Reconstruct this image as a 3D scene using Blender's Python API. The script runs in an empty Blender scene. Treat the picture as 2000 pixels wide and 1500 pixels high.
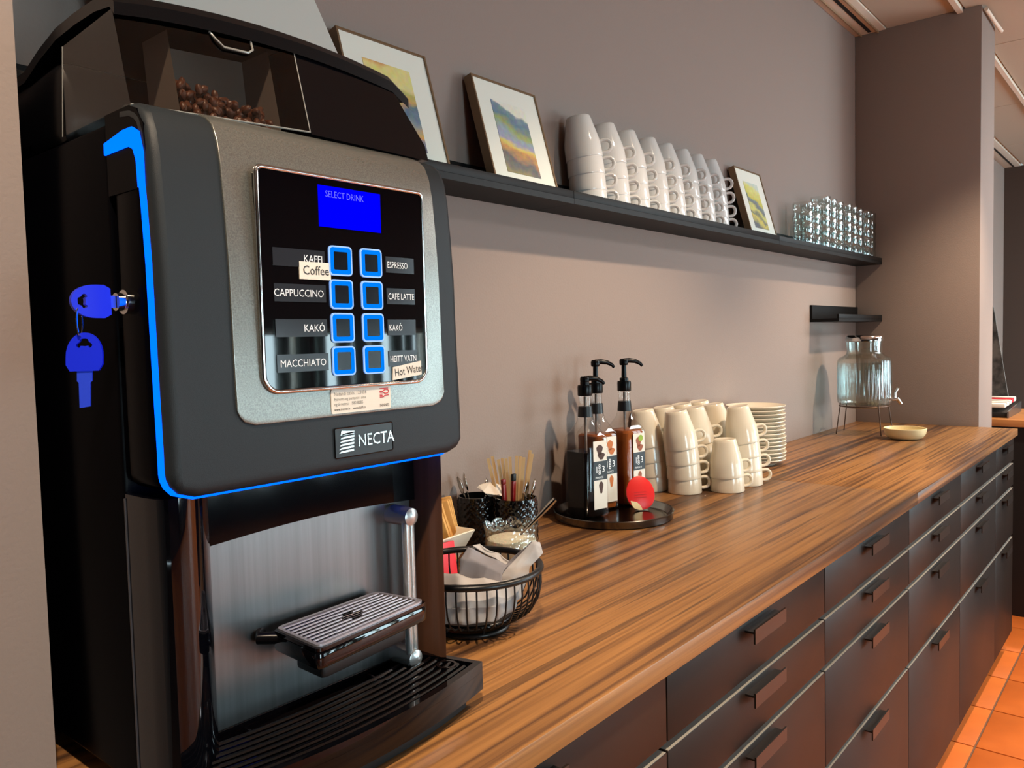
import bpy, bmesh, math, random
from mathutils import Vector, Matrix, Euler
random.seed(7)
PI = math.pi
S = bpy.context.scene
COL = S.collection

# ------------------------------------------------------------------ camera
cam = bpy.data.cameras.new('camera'); camo = bpy.data.objects.new('camera', cam); COL.objects.link(camo)
cam.sensor_width = 36.0; cam.lens = 1563.2757 / 2000 * 36.0; cam.clip_start = 0.02
camo.matrix_world = Matrix(((0.64005, 0.05818, -0.76613, -3.74198),
                            (-0.76793, 0.01626, -0.64033, -1.11747),
                            (-0.02479, 0.99817, 0.05509, 1.31265), (0, 0, 0, 1)))
S.camera = camo

# ------------------------------------------------------------------ world, lights, exposure
W = bpy.data.worlds.new('world'); S.world = W; W.use_nodes = True
W.node_tree.nodes['Background'].inputs[0].default_value = (0.70, 0.90, 1.0, 1)
W.node_tree.nodes['Background'].inputs[1].default_value = 21.0
S.view_settings.view_transform = 'Standard'; S.view_settings.look = 'None'
S.view_settings.exposure = 0.0; S.view_settings.gamma = 1.0; S.view_settings.use_curve_mapping = False
try:
    S.cycles.sample_clamp_indirect = 0; S.cycles.transparent_max_bounces = 40; S.cycles.max_bounces = 14; S.cycles.transmission_bounces = 14
    S.cycles.caustics_refractive = False; S.cycles.caustics_reflective = False
except Exception: pass
ZC = 2.606
def spot(x, y, power, tgt, size=78, blend=0.6, col=(1.0, 0.78, 0.56)):
    l = bpy.data.lights.new('ceiling_downlight', 'SPOT'); o = bpy.data.objects.new('ceiling_downlight', l); COL.objects.link(o)
    l.energy = power; l.color = col; l.spot_size = math.radians(size); l.spot_blend = blend; l.shadow_soft_size = 0.035
    o.location = (x, y, ZC - 0.03)
    o.rotation_euler = (Vector(tgt) - Vector(o.location)).to_track_quat('-Z', 'Y').to_euler()
for x in (-3.8, -2.1, -0.5, 1.15):
    spot(x, -1.22, 140, (x, -0.60, 0.9), 78, 0.62)
def fill_panel(x, y, power):  # added soft fill overhead, no known fixture behind it
    l = bpy.data.lights.new('added_fill_light', 'AREA'); o = bpy.data.objects.new('added_fill_light', l); COL.objects.link(o)
    l.shape = 'RECTANGLE'; l.size = 1.2; l.size_y = 0.6; l.energy = power; l.color = (0.95, 0.98, 1.0); o.location = (x, y, ZC - 0.01)
for x in (0.5, 2.4): fill_panel(x, -2.7, 85)
def portal(x, z, w, h):
    l = bpy.data.lights.new('window_portal', 'AREA'); o = bpy.data.objects.new('window_portal', l); COL.objects.link(o)
    l.shape = 'RECTANGLE'; l.size = w; l.size_y = h; l.cycles.is_portal = True
    o.location = (x, -5.02, z); o.rotation_euler = (PI / 2, 0, 0)

# ------------------------------------------------------------------ helpers
def sr(r, g, b):
    return tuple(((c / 255) / 12.92 if c / 255 <= 0.04045 else ((c / 255 + 0.055) / 1.055) ** 2.4) for c in (r, g, b)) + (1,)
MATS = {}
def M(name, col=(128, 128, 128), rough=0.5, metal=0.0, emit=None, es=1.0, spec=0.5, bump=None, coat=0.0, trans=0.0, ior=1.45, var=None, lin=None):
    if name in MATS: return MATS[name]
    m = bpy.data.materials.new(name); m.use_nodes = True; MATS[name] = m
    nt = m.node_tree; b = nt.nodes['Principled BSDF']
    c = lin if lin else sr(*col)
    b.inputs['Base Color'].default_value = c
    b.inputs['Roughness'].default_value = rough; b.inputs['Metallic'].default_value = metal
    b.inputs['Specular IOR Level'].default_value = spec; b.inputs['Coat Weight'].default_value = coat
    b.inputs['Transmission Weight'].default_value = trans; b.inputs['IOR'].default_value = ior
    if emit:
        b.inputs['Emission Color'].default_value = tuple(emit) + (1,); b.inputs['Emission Strength'].default_value = es
    tc = nt.nodes.new('ShaderNodeTexCoord')
    if var:      # (scale, amount) subtle colour variation
        n = nt.nodes.new('ShaderNodeTexNoise'); n.inputs['Scale'].default_value = var[0]; n.inputs['Detail'].default_value = 4
        nt.links.new(tc.outputs['Object'], n.inputs['Vector'])
        r = nt.nodes.new('ShaderNodeValToRGB'); a = var[1]
        r.color_ramp.elements[0].position = 0.3; r.color_ramp.elements[1].position = 0.7
        r.color_ramp.elements[0].color = tuple(x * (1 - a) for x in c[:3]) + (1,); r.color_ramp.elements[1].color = tuple(min(1, x * (1 + a)) for x in c[:3]) + (1,)
        nt.links.new(n.outputs['Fac'], r.inputs[0]); nt.links.new(r.outputs[0], b.inputs['Base Color'])
    if bump:     # (scale, strength, distance)
        n = nt.nodes.new('ShaderNodeTexNoise'); n.inputs['Scale'].default_value = bump[0]; n.inputs['Detail'].default_value = 3
        nt.links.new(tc.outputs['Object'], n.inputs['Vector'])
        bp = nt.nodes.new('ShaderNodeBump'); bp.inputs['Strength'].default_value = bump[1]; bp.inputs['Distance'].default_value = bump[2]
        nt.links.new(n.outputs['Fac'], bp.inputs['Height']); nt.links.new(bp.outputs[0], b.inputs['Normal'])
    return m
def thin_glass(name, tint=(1, 1, 1), refl=0.06, edge=0.75, rough=0.02, bump=None):
    """thin clear shell: see-through with Fresnel reflections"""
    m = bpy.data.materials.new(name); m.use_nodes = True; MATS[name] = m; nt = m.node_tree; nt.nodes.clear()
    out = nt.nodes.new('ShaderNodeOutputMaterial'); mx = nt.nodes.new('ShaderNodeMixShader')
    t = nt.nodes.new('ShaderNodeBsdfTransparent'); t.inputs[0].default_value = tuple(tint) + (1,)
    g = nt.nodes.new('ShaderNodeBsdfGlossy'); g.inputs['Roughness'].default_value = rough
    lw = nt.nodes.new('ShaderNodeLayerWeight'); lw.inputs[0].default_value = 0.5
    mr = nt.nodes.new('ShaderNodeMapRange'); mr.inputs['To Min'].default_value = refl; mr.inputs['To Max'].default_value = edge
    pw = nt.nodes.new('ShaderNodeMath'); pw.operation = 'POWER'; pw.inputs[1].default_value = 3.5
    nt.links.new(lw.outputs['Facing'], pw.inputs[0]); nt.links.new(pw.outputs[0], mr.inputs['Value']); nt.links.new(mr.outputs[0], mx.inputs[0])
    nt.links.new(t.outputs[0], mx.inputs[1]); nt.links.new(g.outputs[0], mx.inputs[2]); nt.links.new(mx.outputs[0], out.inputs[0])
    if bump:
        tc = nt.nodes.new('ShaderNodeTexCoord'); n = nt.nodes.new('ShaderNodeTexVoronoi'); n.inputs['Scale'].default_value = bump[0]
        nt.links.new(tc.outputs['Object'], n.inputs['Vector'])
        bp = nt.nodes.new('ShaderNodeBump'); bp.inputs['Strength'].default_value = bump[1]; bp.inputs['Distance'].default_value = 0.003
        nt.links.new(n.outputs['Distance'], bp.inputs['Height']); nt.links.new(bp.outputs[0], g.inputs['Normal']); nt.links.new(bp.outputs[0], lw.inputs['Normal'])
    return m
def ramp_mat(name, stops, scale, rough=0.4, detail=6, dist=0.0, rot=(0, 0, 0), fine=None, spec=0.5, coat=0.0, bump=0.0):
    """stretched-noise colour ramp (wood, stone ...)"""
    m = bpy.data.materials.new(name); m.use_nodes = True; MATS[name] = m; nt = m.node_tree; b = nt.nodes['Principled BSDF']
    b.inputs['Roughness'].default_value = rough; b.inputs['Specular IOR Level'].default_value = spec; b.inputs['Coat Weight'].default_value = coat
    tc = nt.nodes.new('ShaderNodeTexCoord'); mp = nt.nodes.new('ShaderNodeMapping'); mp.inputs['Scale'].default_value = scale; mp.inputs['Rotation'].default_value = rot
    nt.links.new(tc.outputs['Object'], mp.inputs['Vector'])
    n = nt.nodes.new('ShaderNodeTexNoise'); n.inputs['Scale'].default_value = 1.0; n.inputs['Detail'].default_value = detail; n.inputs['Distortion'].default_value = dist
    nt.links.new(mp.outputs[0], n.inputs['Vector'])
    r = nt.nodes.new('ShaderNodeValToRGB'); el = r.color_ramp.elements
    while len(el) < len(stops): el.new(0.5)
    for e, (p, c) in zip(el, stops): e.position = p; e.color = sr(*c)
    src = n.outputs['Fac']
    if fine:
        mp2 = nt.nodes.new('ShaderNodeMapping'); mp2.inputs['Scale'].default_value = fine[0]; mp2.inputs['Rotation'].default_value = rot
        nt.links.new(tc.outputs['Object'], mp2.inputs['Vector'])
        n2 = nt.nodes.new('ShaderNodeTexNoise'); n2.inputs['Scale'].default_value = 1.0; n2.inputs['Detail'].default_value = 5; nt.links.new(mp2.outputs[0], n2.inputs['Vector'])
        mx = nt.nodes.new('ShaderNodeMix'); mx.inputs['Factor'].default_value = fine[1]
        nt.links.new(n.outputs['Fac'], mx.inputs['A']); nt.links.new(n2.outputs['Fac'], mx.inputs['B']); src = mx.outputs['Result']
    nt.links.new(src, r.inputs[0]); nt.links.new(r.outputs[0], b.inputs['Base Color'])
    if bump:
        bp = nt.nodes.new('ShaderNodeBump'); bp.inputs['Strength'].default_value = bump; bp.inputs['Distance'].default_value = 0.001
        nt.links.new(src, bp.inputs['Height']); nt.links.new(bp.outputs[0], b.inputs['Normal'])
    return m

OFF = {}
def off(p):
    return OFF.get(p.name, Vector((0, 0, 0))) if p else Vector((0, 0, 0))
def thing(name, label, cat, loc=(0, 0, 0), group=None, kind=None):
    o = bpy.data.objects.new(name, None); COL.objects.link(o); o.location = loc; o.empty_display_size = 0.05
    if label: o['label'] = label; o['category'] = cat
    if group: o['group'] = group
    if kind: o['kind'] = kind
    OFF[o.name] = Vector(loc)
    return o
def tag(o, label, cat, group=None, kind=None):
    o['label'] = label; o['category'] = cat
    if group: o['group'] = group
    if kind: o['kind'] = kind
    return o
def obj(name, v, f, mat, parent=None, smooth=True, loc=None, sharp=35, label=None, kind=None):
    """mesh object; vertices in world space (or local to loc / to the parent thing's base)"""
    d = off(parent); me = bpy.data.meshes.new(name)
    me.from_pydata([Vector(p) - d for p in v], [], f); me.update()
    bm = bmesh.new(); bm.from_mesh(me); bmesh.ops.recalc_face_normals(bm, faces=bm.faces); bm.to_mesh(me); bm.free()
    if smooth:
        for p in me.polygons: p.use_smooth = True
        me.set_sharp_from_angle(angle=math.radians(sharp))
    me.materials.append(mat)
    o = bpy.data.objects.new(name, me); COL.objects.link(o)
    if parent: o.parent = parent; OFF[o.name] = d
    if loc is not None: o.location = loc
    if label: o['label'] = label
    if kind: o['kind'] = kind
    return o
def structure(o):
    o['kind'] = 'structure'; return o
def bxd(x0, x1, y0, y1, z0, z1):
    v = [(x, y, z) for z in (z0, z1) for y in (y0, y1) for x in (x0, x1)]
    return v, [(0, 1, 3, 2), (4, 6, 7, 5), (0, 4, 5, 1), (2, 3, 7, 6), (0, 2, 6, 4), (1, 5, 7, 3)]
def box(name, x0, x1, y0, y1, z0, z1, mat, parent=None, bev=0.0, seg=2, loc=None, label=None, taper=None):
    v, f = bxd(x0, x1, y0, y1, z0, z1)
    if bev:
        me = bpy.data.meshes.new('t'); me.from_pydata(v, [], f); bm = bmesh.new(); bm.from_mesh(me)
        bmesh.ops.bevel(bm, geom=bm.edges[:], offset=bev, segments=seg, profile=0.5, affect='EDGES')
        bm.verts.ensure_lookup_table(); v = [tuple(q.co) for q in bm.verts]; f = [[q.index for q in p.verts] for p in bm.faces]
        bm.free(); bpy.data.meshes.remove(me)
    return obj(name, v, f, mat, parent, loc=loc, label=label)
def lathe(name, prof, mat, parent=None, seg=40, c=(0, 0, 0), loc=None, rad=None, close=False, smooth=True, label=None, sharp=35):
    """revolve [(r,z)] about z at c; rad(a, r, z) may modulate"""
    v, f = [], []; n = len(prof)
    for (r, z) in prof:
        for k in range(seg):
            a = 2 * PI * k / seg; rr, zz = (rad(a, r, z) if rad else (r, z))
            v.append((c[0] + rr * math.cos(a), c[1] + rr * math.sin(a), c[2] + zz))
    m = n if close else n - 1
    for i in range(m):
        for k in range(seg):
            a0 = i * seg + k; a1 = i * seg + (k + 1) % seg; j = (i + 1) % n
            f.append((a0, a1, j * seg + (k + 1) % seg, j * seg + k))
    if not close:
        if prof[0][0] > 1e-6: f.append(list(range(seg))[::-1])
        if prof[-1][0] > 1e-6: f.append([(n - 1) * seg + k for k in range(seg)])
    o = obj(name, v, f, mat, parent, smooth, loc, sharp, label)
    return o
def shell(prof, t):
    """open vessel profile (outer, bottom to rim) -> closed wall profile of thickness t, starting and ending on the axis"""
    inner = [(max(r - t, 0.0005), z + (t if i == 0 else 0)) for i, (r, z) in enumerate(prof)]
    return [(0.0, prof[0][1])] + prof + [(prof[-1][0] - t * .5, prof[-1][1] + t * .4)] + inner[::-1] + [(0.0, prof[0][1] + t)]
def tubed(pts, r, seg=8, closed=False, sx=1.0, v=None, f=None):
    v = [] if v is None else v; f = [] if f is None else f; n = len(pts); P = [Vector(p) for p in pts]; base = len(v)
    up = None
    for i in range(n):
        a = P[(i - 1) % n] if (closed or i > 0) else P[i]; b = P[(i + 1) % n] if (closed or i < n - 1) else P[i]
        t = (b - a).normalized()
        if up is None: up = Vector((0, 0, 1)) if abs(t.z) < 0.9 else Vector((1, 0, 0))
        s = t.cross(up).normalized(); up = s.cross(t).normalized()
        rr = r[i] if isinstance(r, (list, tuple)) else r
        for k in range(seg):
            q = 2 * PI * k / seg; v.append(tuple(P[i] + s * (rr * sx * math.cos(q)) + up * (rr * math.sin(q))))
    for i in range(n if closed else n - 1):
        j = (i + 1) % n
        for k in range(seg):
            f.append((base + i * seg + k, base + i * seg + (k + 1) % seg, base + j * seg + (k + 1) % seg, base + j * seg + k))
    if not closed:
        f.append([base + k for k in range(seg)][::-1]); f.append([base + (n - 1) * seg + k for k in range(seg)])
    return v, f
def tube(name, pts, r, mat, parent=None, seg=8, closed=False, sx=1.0, loc=None, label=None):
    v, f = tubed(pts, r, seg, closed, sx); return obj(name, v, f, mat, parent, loc=loc, label=label, sharp=50)
def prism(name, poly, axis, d0, d1, mat, parent=None, bev=0.0, loc=None, label=None, hole=None):
    """extrude 2-D polygon: axis 'x' (y,z), 'y' (x,z), 'z' (x,y); optional hole with the same vertex count"""
    def P(u, w, d): return {'x': (d, u, w), 'y': (u, d, w), 'z': (u, w, d)}[axis]
    n = len(poly)
    if hole:
        v = [P(*p, d0) for p in poly] + [P(*p, d1) for p in poly] + [P(*p, d0) for p in hole] + [P(*p, d1) for p in hole]; f = []
        for k in range(n):
            j = (k + 1) % n
            f += [(k, j, n + j, n + k), (2 * n + j, 2 * n + k, 3 * n + k, 3 * n + j), (j, k, 2 * n + k, 2 * n + j), (n + k, n + j, 3 * n + j, 3 * n + k)]
    else:
        v = [P(*p, d0) for p in poly] + [P(*p, d1) for p in poly]
        f = [list(range(n))[::-1], list(range(n, 2 * n))] + [(k, (k + 1) % n, n + (k + 1) % n, n + k) for k in range(n)]
    if bev and not hole:
        me = bpy.data.meshes.new('t'); me.from_pydata(v, [], f); bm = bmesh.new(); bm.from_mesh(me)
        bmesh.ops.bevel(bm, geom=[e for e in bm.edges if e.calc_face_angle(0) > 0.6], offset=bev, segments=2, profile=0.5, affect='EDGES')
        bm.verts.index_update(); v = [tuple(q.co) for q in bm.verts]; f = [[q.index for q in p.verts] for p in bm.faces]
        bm.free(); bpy.data.meshes.remove(me)
    return obj(name, v, f, mat, parent, loc=loc, label=label)
def rrect(x0, x1, z0, z1, r, n=6, rs=None):
    """rounded rectangle; rs = radii (bl, br, tr, tl)"""
    rs = rs or (r, r, r, r); out = []
    for (cx, cz, rr, a0) in ((x0 + rs[0], z0 + rs[0], rs[0], PI), (x1 - rs[1], z0 + rs[1], rs[1], 1.5 * PI), (x1 - rs[2], z1 - rs[2], rs[2], 0), (x0 + rs[3], z1 - rs[3], rs[3], .5 * PI)):
        for k in range(n + 1):
            a = a0 + k * PI / 2 / n; out.append((cx + rr * math.cos(a), cz + rr * math.sin(a)))
    return out
def lettering(name, s, size, mat, parent, org, right=(1, 0, 0), up=(0, 0, 1), align='LEFT', sx=1.0, shear=0.0, lift=0.0):
    c = bpy.data.curves.new('t', 'FONT'); c.body = s; c.size = size; c.align_x = align; c.resolution_u = 2; c.shear = shear
    o = bpy.data.objects.new('t', c); COL.objects.link(o); bpy.context.view_layer.update()
    me = bpy.data.meshes.new_from_object(o); bpy.data.objects.remove(o); bpy.data.curves.remove(c)
    R, U, O = Vector(right), Vector(up), Vector(org); N = R.cross(U)
    v = [tuple(O + R * (p.co.x * sx) + U * p.co.y + N * lift) for p in me.vertices]; f = [list(p.vertices) for p in me.polygons]
    bpy.data.meshes.remove(me)
    return obj(name, v, f, mat, parent, smooth=False)
def dup(root, loc, rot=None, label=None, group=None):
    r = root.copy(); COL.objects.link(r); r.location = loc
    if rot is not None: r.rotation_euler = rot
    if label: r['label'] = label
    if group: r['group'] = group
    for ch in root.children:
        c = ch.copy(); COL.objects.link(c); c.parent = r
        for g in ch.children:
            d = g.copy(); COL.objects.link(d); d.parent = c
    return r
def purge(root):
    for ch in list(root.children):
        for g in list(ch.children): bpy.data.objects.remove(g)
        bpy.data.objects.remove(ch)
    bpy.data.objects.remove(root)
ORD = ['first', 'second', 'third', 'fourth', 'fifth', 'sixth', 'seventh', 'eighth', 'ninth', 'tenth', 'eleventh', 'twelfth', 'thirteenth', 'fourteenth']

# ------------------------------------------------------------------ materials
WALL = M('wall_paint', (142, 127, 119), 0.75, bump=(220, 0.25, 0.002), spec=0.3)
CEIL = M('ceiling_tile_paint', (182, 173, 158), 0.9, bump=(300, 0.2, 0.002))
WHITE_METAL = M('white_metal', (225, 215, 200), 0.5)
DARKSLOT = M('dark_slot', (20, 17, 14), 0.8)
FARWALL = M('dark_brown_paint', (74, 60, 52), 0.8)
FLOORM = ramp_mat('terracotta', [(0.3, (196, 98, 36)), (0.5, (212, 108, 40)), (0.7, (226, 120, 48))], (5, 5, 5), 0.45)
GROUT = M('grout', (120, 90, 70), 0.9)
FRONT = M('drawer_lacquer', (34, 26, 21), 0.42, spec=0.22)
EDGEM = M('lit_front_edge', (150, 146, 138), 0.4)  # paler than the lacquer: light on the top edges put into the colour
CARC = M('cabinet_carcass', (26, 22, 20), 0.7)
HANDLE = M('handle_metal', (74, 67, 62), 0.34, metal=0.8)
LEDGE = M('black_ledge', (15, 15, 16), 0.5, var=(40, 0.15), spec=0.22)
WOOD = ramp_mat('walnut_laminate', [(0.34, (58, 40, 28)), (0.42, (92, 62, 40)), (0.48, (136, 94, 54)), (0.54, (162, 114, 65)), (0.59, (100, 70, 44)), (0.64, (150, 104, 59)), (0.72, (178, 130, 78))],
                (0.36, 11.0, 11.0), 0.36, detail=7, dist=1.0, fine=((1.3, 80, 80), 0.44), coat=0.0)
WOOD2 = ramp_mat('light_oak', [(0.3, (150, 96, 50)), (0.6, (190, 130, 74)), (0.8, (168, 110, 60))], (6, 1.0, 9), 0.4)
BROWNV = ramp_mat('brown_streaks', [(0.3, (50, 31, 22)), (0.5, (84, 54, 38)), (0.7, (64, 41, 28))], (40, 40, 1.0), 0.35)  # brown tones streaked along the height
PORC = M('white_porcelain', (204, 203, 200), 0.12, spec=0.6)
PORCW = M('cream_porcelain', (222, 212, 192), 0.14, spec=0.6)
GLASS = thin_glass('clear_glass', (0.96, 0.985, 0.98), 0.09, 0.95)
JARG = thin_glass('jar_glass', (0.95, 0.985, 0.975), 0.07, 0.9, 0.06)
BOTG = thin_glass('bottle_glass', (0.96, 0.96, 0.95), 0.03, 0.6, 0.03)
SMOKE = thin_glass('smoked_plastic', (0.66, 0.62, 0.59), 0.045, 0.45, 0.04)
HOBG = thin_glass('hobnail_glass', (0.93, 0.95, 0.92), 0.16, 0.85, 0.05, bump=(130, 0.9))
CHROME = M('chrome', (210, 208, 205), 0.12, metal=1.0)
STEEL = ramp_mat('brushed_steel', [(0.3, (126, 128, 130)), (0.7, (138, 140, 142))], (220, 3, 3), 0.32)
STEEL.node_tree.nodes['Principled BSDF'].inputs['Metallic'].default_value = 1.0
BLACKG = M('gloss_black', (5, 5, 8), 0.03, spec=0.6)
BLACKD = M('deep_black', (3, 3, 5), 0.25, spec=0.03)
BLACKS = M('satin_black', (5, 5, 7), 0.28, spec=0.22)
BLACKM = M('matt_black', (16, 16, 17), 0.5)
DOORG = M('graphite_plastic', (33, 38, 42), 0.48, bump=(1800, 0.35, 0.0004), spec=0.32)
SILVER = ramp_mat('silver_metallic', [(0.35, (122, 123, 118)), (0.65, (146, 146, 140))], (900, 900, 900), 0.27, bump=0.10)
SILVER.node_tree.nodes['Principled BSDF'].inputs['Metallic'].default_value = 0.7
LEDB = M('blue_led', (0, 4, 30), 0.9, spec=0.0, emit=(0.0, 0.085, 1.0), es=3.0)
SCREEN = M('blue_screen', (0, 0, 20), 0.9, emit=(0.0, 0.0, 1.0), es=1.0, spec=0.0)
RINGB = M('blue_button_ring', (0, 10, 40), 0.9, spec=0.0, emit=(0.0, 0.22, 0.95), es=1.0)
RINGE = M('pale_button_edge', (120, 150, 200), 0.4, emit=(0.18, 0.38, 0.9), es=0.7)
BTN = M('button_black', (6, 6, 14), 0.15)
PRINTW = M('white_print', (215, 215, 215), 0.6, emit=(1, 1, 1), es=0.18)
PRINTB = M('dark_print', (50, 50, 50), 0.7)
PRINTG = M('grey_print', (130, 130, 125), 0.7)
PRINTR = M('red_print', (200, 40, 50), 0.7)
LCDT = M('screen_text', (40, 40, 160), 0.5, emit=(0.10, 0.10, 0.75), es=1.0)
STRIP = M('label_strip', (38, 40, 46), 0.15)
PAPERW = M('white_paper', (225, 218, 205), 0.7)
KEYB = M('blue_lit_key_plastic', (18, 40, 215), 0.4)  # blue deepened in the colour to carry the LED strip's light
KEYM = M('blue_lit_key_metal', (50, 80, 235), 0.35, metal=0.3)  # metal tinted with the same blue LED light
RED = M('red_plastic', (225, 38, 36), 0.3)
BEAN = M('coffee_bean', (84, 50, 33), 0.4)
WATER = thin_glass('water', (0.93, 0.97, 0.98), 0.03, 0.3, 0.02)
DARKLIQ = M('chocolate_syrup', (12, 7, 6), 0.15, spec=0.1)
AMBER = M('amber_syrup', (152, 82, 38), 0.06, trans=0.22, ior=1.12, spec=0.15)
CORK = M('wood_stick', (215, 180, 130), 0.7)
FRAMEB = M('bronze_frame', (128, 104, 78), 0.35, metal=0.45)
MATW = M('white_mat', (226, 226, 214), 0.7)
NAPK = M('grey_napkin', (128, 126, 132), 0.85, bump=(60, 0.3, 0.002))
NAPK2 = M('pale_napkin', (172, 168, 166), 0.85, bump=(60, 0.3, 0.002))
SUGAR = M('sugar', (245, 236, 216), 0.9, bump=(900, 0.8, 0.001))
PACK = M('raw_sugar_paper', (196, 146, 78), 0.65)
PACKR = M('red_packet', (214, 40, 52), 0.45)
CREAM = M('cream_ceramic', (235, 218, 170), 0.3)

# ------------------------------------------------------------------ room shell
ZT = 0.9077; ZB = 0.88
box_w = lambda n, *a: structure(box(n, *a))
box_w('wall_back', -3.9, 4.0, 0.0, 0.12, 0, ZC, WALL)
box_w('wall_left', -3.9, -3.456, -0.30, -0.0005, 0, ZC, WALL)
structure(box('wall_right', 0.0, 0.295, -0.487, -0.0005, 0, ZC, WALL, bev=0.004))
box_w('wall_far', 3.88, 4.0, -5.1, -0.001, 0, ZC - 0.001, FARWALL)
box_w('wall_west', -8.1, -8.0, -5.1, 0.1, 0, ZC, FARWALL)
box_w('wall_back_west', -8.0, -3.901, 0.0, 0.12, 0, ZC, WALL)
# window wall opposite the counter
WIN = [(-4.30, -3.10, 0.2, 1.80), (-1.28, -0.06, 0.2, 1.44), (0.06, 1.28, 0.2, 1.44), (1.42, 2.60, 0.2, 2.40), (2.66, 3.84, 0.2, 2.40)]  # low pair reflected in the machine; left and tall right ones added for daylight
vf = [bxd(-8.0, 3.9, -5.25, -5.05, 0, 0.2)]
xs = [-8.0] + [q for p in WIN for q in p[:2]] + [3.9]
for k in range(0, len(xs), 2): vf.append(bxd(xs[k], xs[k + 1], -5.25, -5.05, 0.2, ZC))
for p in WIN: vf.append(bxd(p[0], p[1], -5.25, -5.05, p[3], ZC))
V, F = [], []
for v, f in vf:
    F += [[i + len(V) for i in q] for q in f]; V += v
structure(obj('wall_front', V, F, FARWALL, smooth=False))
CURT = M('sheer_curtain', (120, 136, 130), 0.9, trans=0.0)
_b = CURT.node_tree.nodes['Principled BSDF']; _b.inputs['Alpha'].default_value = 0.85
for i, (a, b, *WZ) in enumerate(WIN):
    w = structure(box('window_%d' % (i + 1), a, a + 0.05, -5.16, -5.10, WZ[0], WZ[1], WHITE_METAL))
    box('frame_post', b - 0.05, b, -5.16, -5.10, WZ[0], WZ[1], WHITE_METAL, w)
    box('frame_post', (a + b) / 2 - .03, (a + b) / 2 + .03, -5.16, -5.10, WZ[0], WZ[1], WHITE_METAL, w)
    box('frame_rail', a, b, -5.16, -5.10, WZ[0], WZ[0] + .05, WHITE_METAL, w); box('frame_rail', a, b, -5.16, -5.10, WZ[1] - .05, WZ[1], WHITE_METAL, w)
    box('pane', a + .05, b - .05, -5.135, -5.13, WZ[0] + .05, WZ[1] - .05, GLASS, w)
    portal((a + b) / 2, sum(WZ) / 2, b - a, WZ[1] - WZ[0])
rc = random.Random(3)
for i in range(15):
    x0 = -1.35 + i * 0.185 + rc.uniform(-.03, .03); wd = rc.uniform(.07, .15); pts = []
    n = 24
    V = []; F = []
    for k in range(n + 1):
        x = x0 + wd * k / n; y = -4.92 + 0.03 * math.sin(k * 1.3 + i)
        V += [(x, y, 0.06), (x, y, 1.50)]
    F = [(2 * k, 2 * k + 2, 2 * k + 3, 2 * k + 1) for k in range(n)]
    tag(obj('curtain', V, F, CURT), 'sheer pale curtain panel hanging before the window opposite the counter', 'curtain', 'sheer curtains at the window')

# floor: slab + tiles
structure(box('floor', -8.0, 4.0, -5.1, 0.1, -0.1, -0.004, GROUT))
FL = bpy.data.objects['floor']; ts = 0.311
tile_me = None
for i in range(-9, 7):
    for j in range(-4, 1):
        x0 = -0.950 + i * ts; y0 = -0.642 + j * ts
        if y0 + ts > 0.0 or x0 > 3.6: continue
        if tile_me is None:
            t = box('floor_tile', 0.003, ts - 0.003, 0.003, ts - 0.003, -0.012, 0.0, FLOORM, FL, bev=0.0015); tile_me = t.data
        else:
            t = bpy.data.objects.new('floor_tile', tile_me); COL.objects.link(t); t.parent = FL
        t.location = (x0, y0, 0)
FLR = box('distant_floor_tiles', -8.0, 4.0, -5.05, -0.642 - 4 * ts - 0.003, -0.01, -0.001, FLOORM, FL); FLR['kind'] = 'stuff'

# ceiling: slab + lay-in tiles, T-rails, slot diffuser
CE = structure(box('ceiling', -8.0, 4.0, -5.1, 0.1, ZC + 0.012, ZC + 0.1, WHITE_METAL))
for i in range(-1, 4):
    for (y0, y1) in ((-0.395, -0.13), (-0.99, -0.425), (-1.59, -1.0)):
        x0 = -0.63 + i * 1.2 - 0.0
        box('ceiling_tile', x0 + .003, x0 + 1.197, y0, y1, ZC - 0.001, ZC + 0.011, CEIL, CE, bev=0.003, seg=1)
a = box('distant_ceiling_tiles', -8.0, -1.83, -5.05, -0.13, ZC, ZC + 0.011, CEIL, CE); a['kind'] = 'stuff'
a = box('distant_ceiling_tiles', -1.83, 3.9, -5.05, -1.6, ZC, ZC + 0.011, CEIL, CE); a['kind'] = 'stuff'
t1 = structure(box('trim_1', -3.45, 3.87, -0.420, -0.400, ZC - 0.016, ZC + 0.010, WHITE_METAL)); 
t2 = structure(box('trim_2', -3.45, -0.002, -0.128, -0.0, ZC - 0.006, ZC + 0.010, WHITE_METAL, bev=0.002))
box('slot', -3.45, -0.02, -0.074, -0.060, ZC - 0.0075, ZC, DARKSLOT, t2)
box('lip', -3.45, -0.002, -0.100, -0.094, ZC - 0.014, ZC, M('tan_metal', (150, 125, 98), 0.5), t2)
box('lip', -3.45, -0.002, -0.030, -0.024, ZC - 0.012, ZC, M('tan_metal'), t2)
t3 = structure(box('trim_3', 0.30, 3.87, -0.118, -0.0, ZC - 0.006, ZC + 0.010, WHITE_METAL, bev=0.002))
box('slot', 0.30, 3.86, -0.074, -0.060, ZC - 0.0075, ZC, DARKSLOT, t3)
tube('trim_4', [(0.01, -0.50, ZC - .02), (0.20, -0.503, ZC - .022), (0.30, -0.51, ZC - .03)], 0.008, WHITE_METAL)['kind'] = 'structure'

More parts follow.
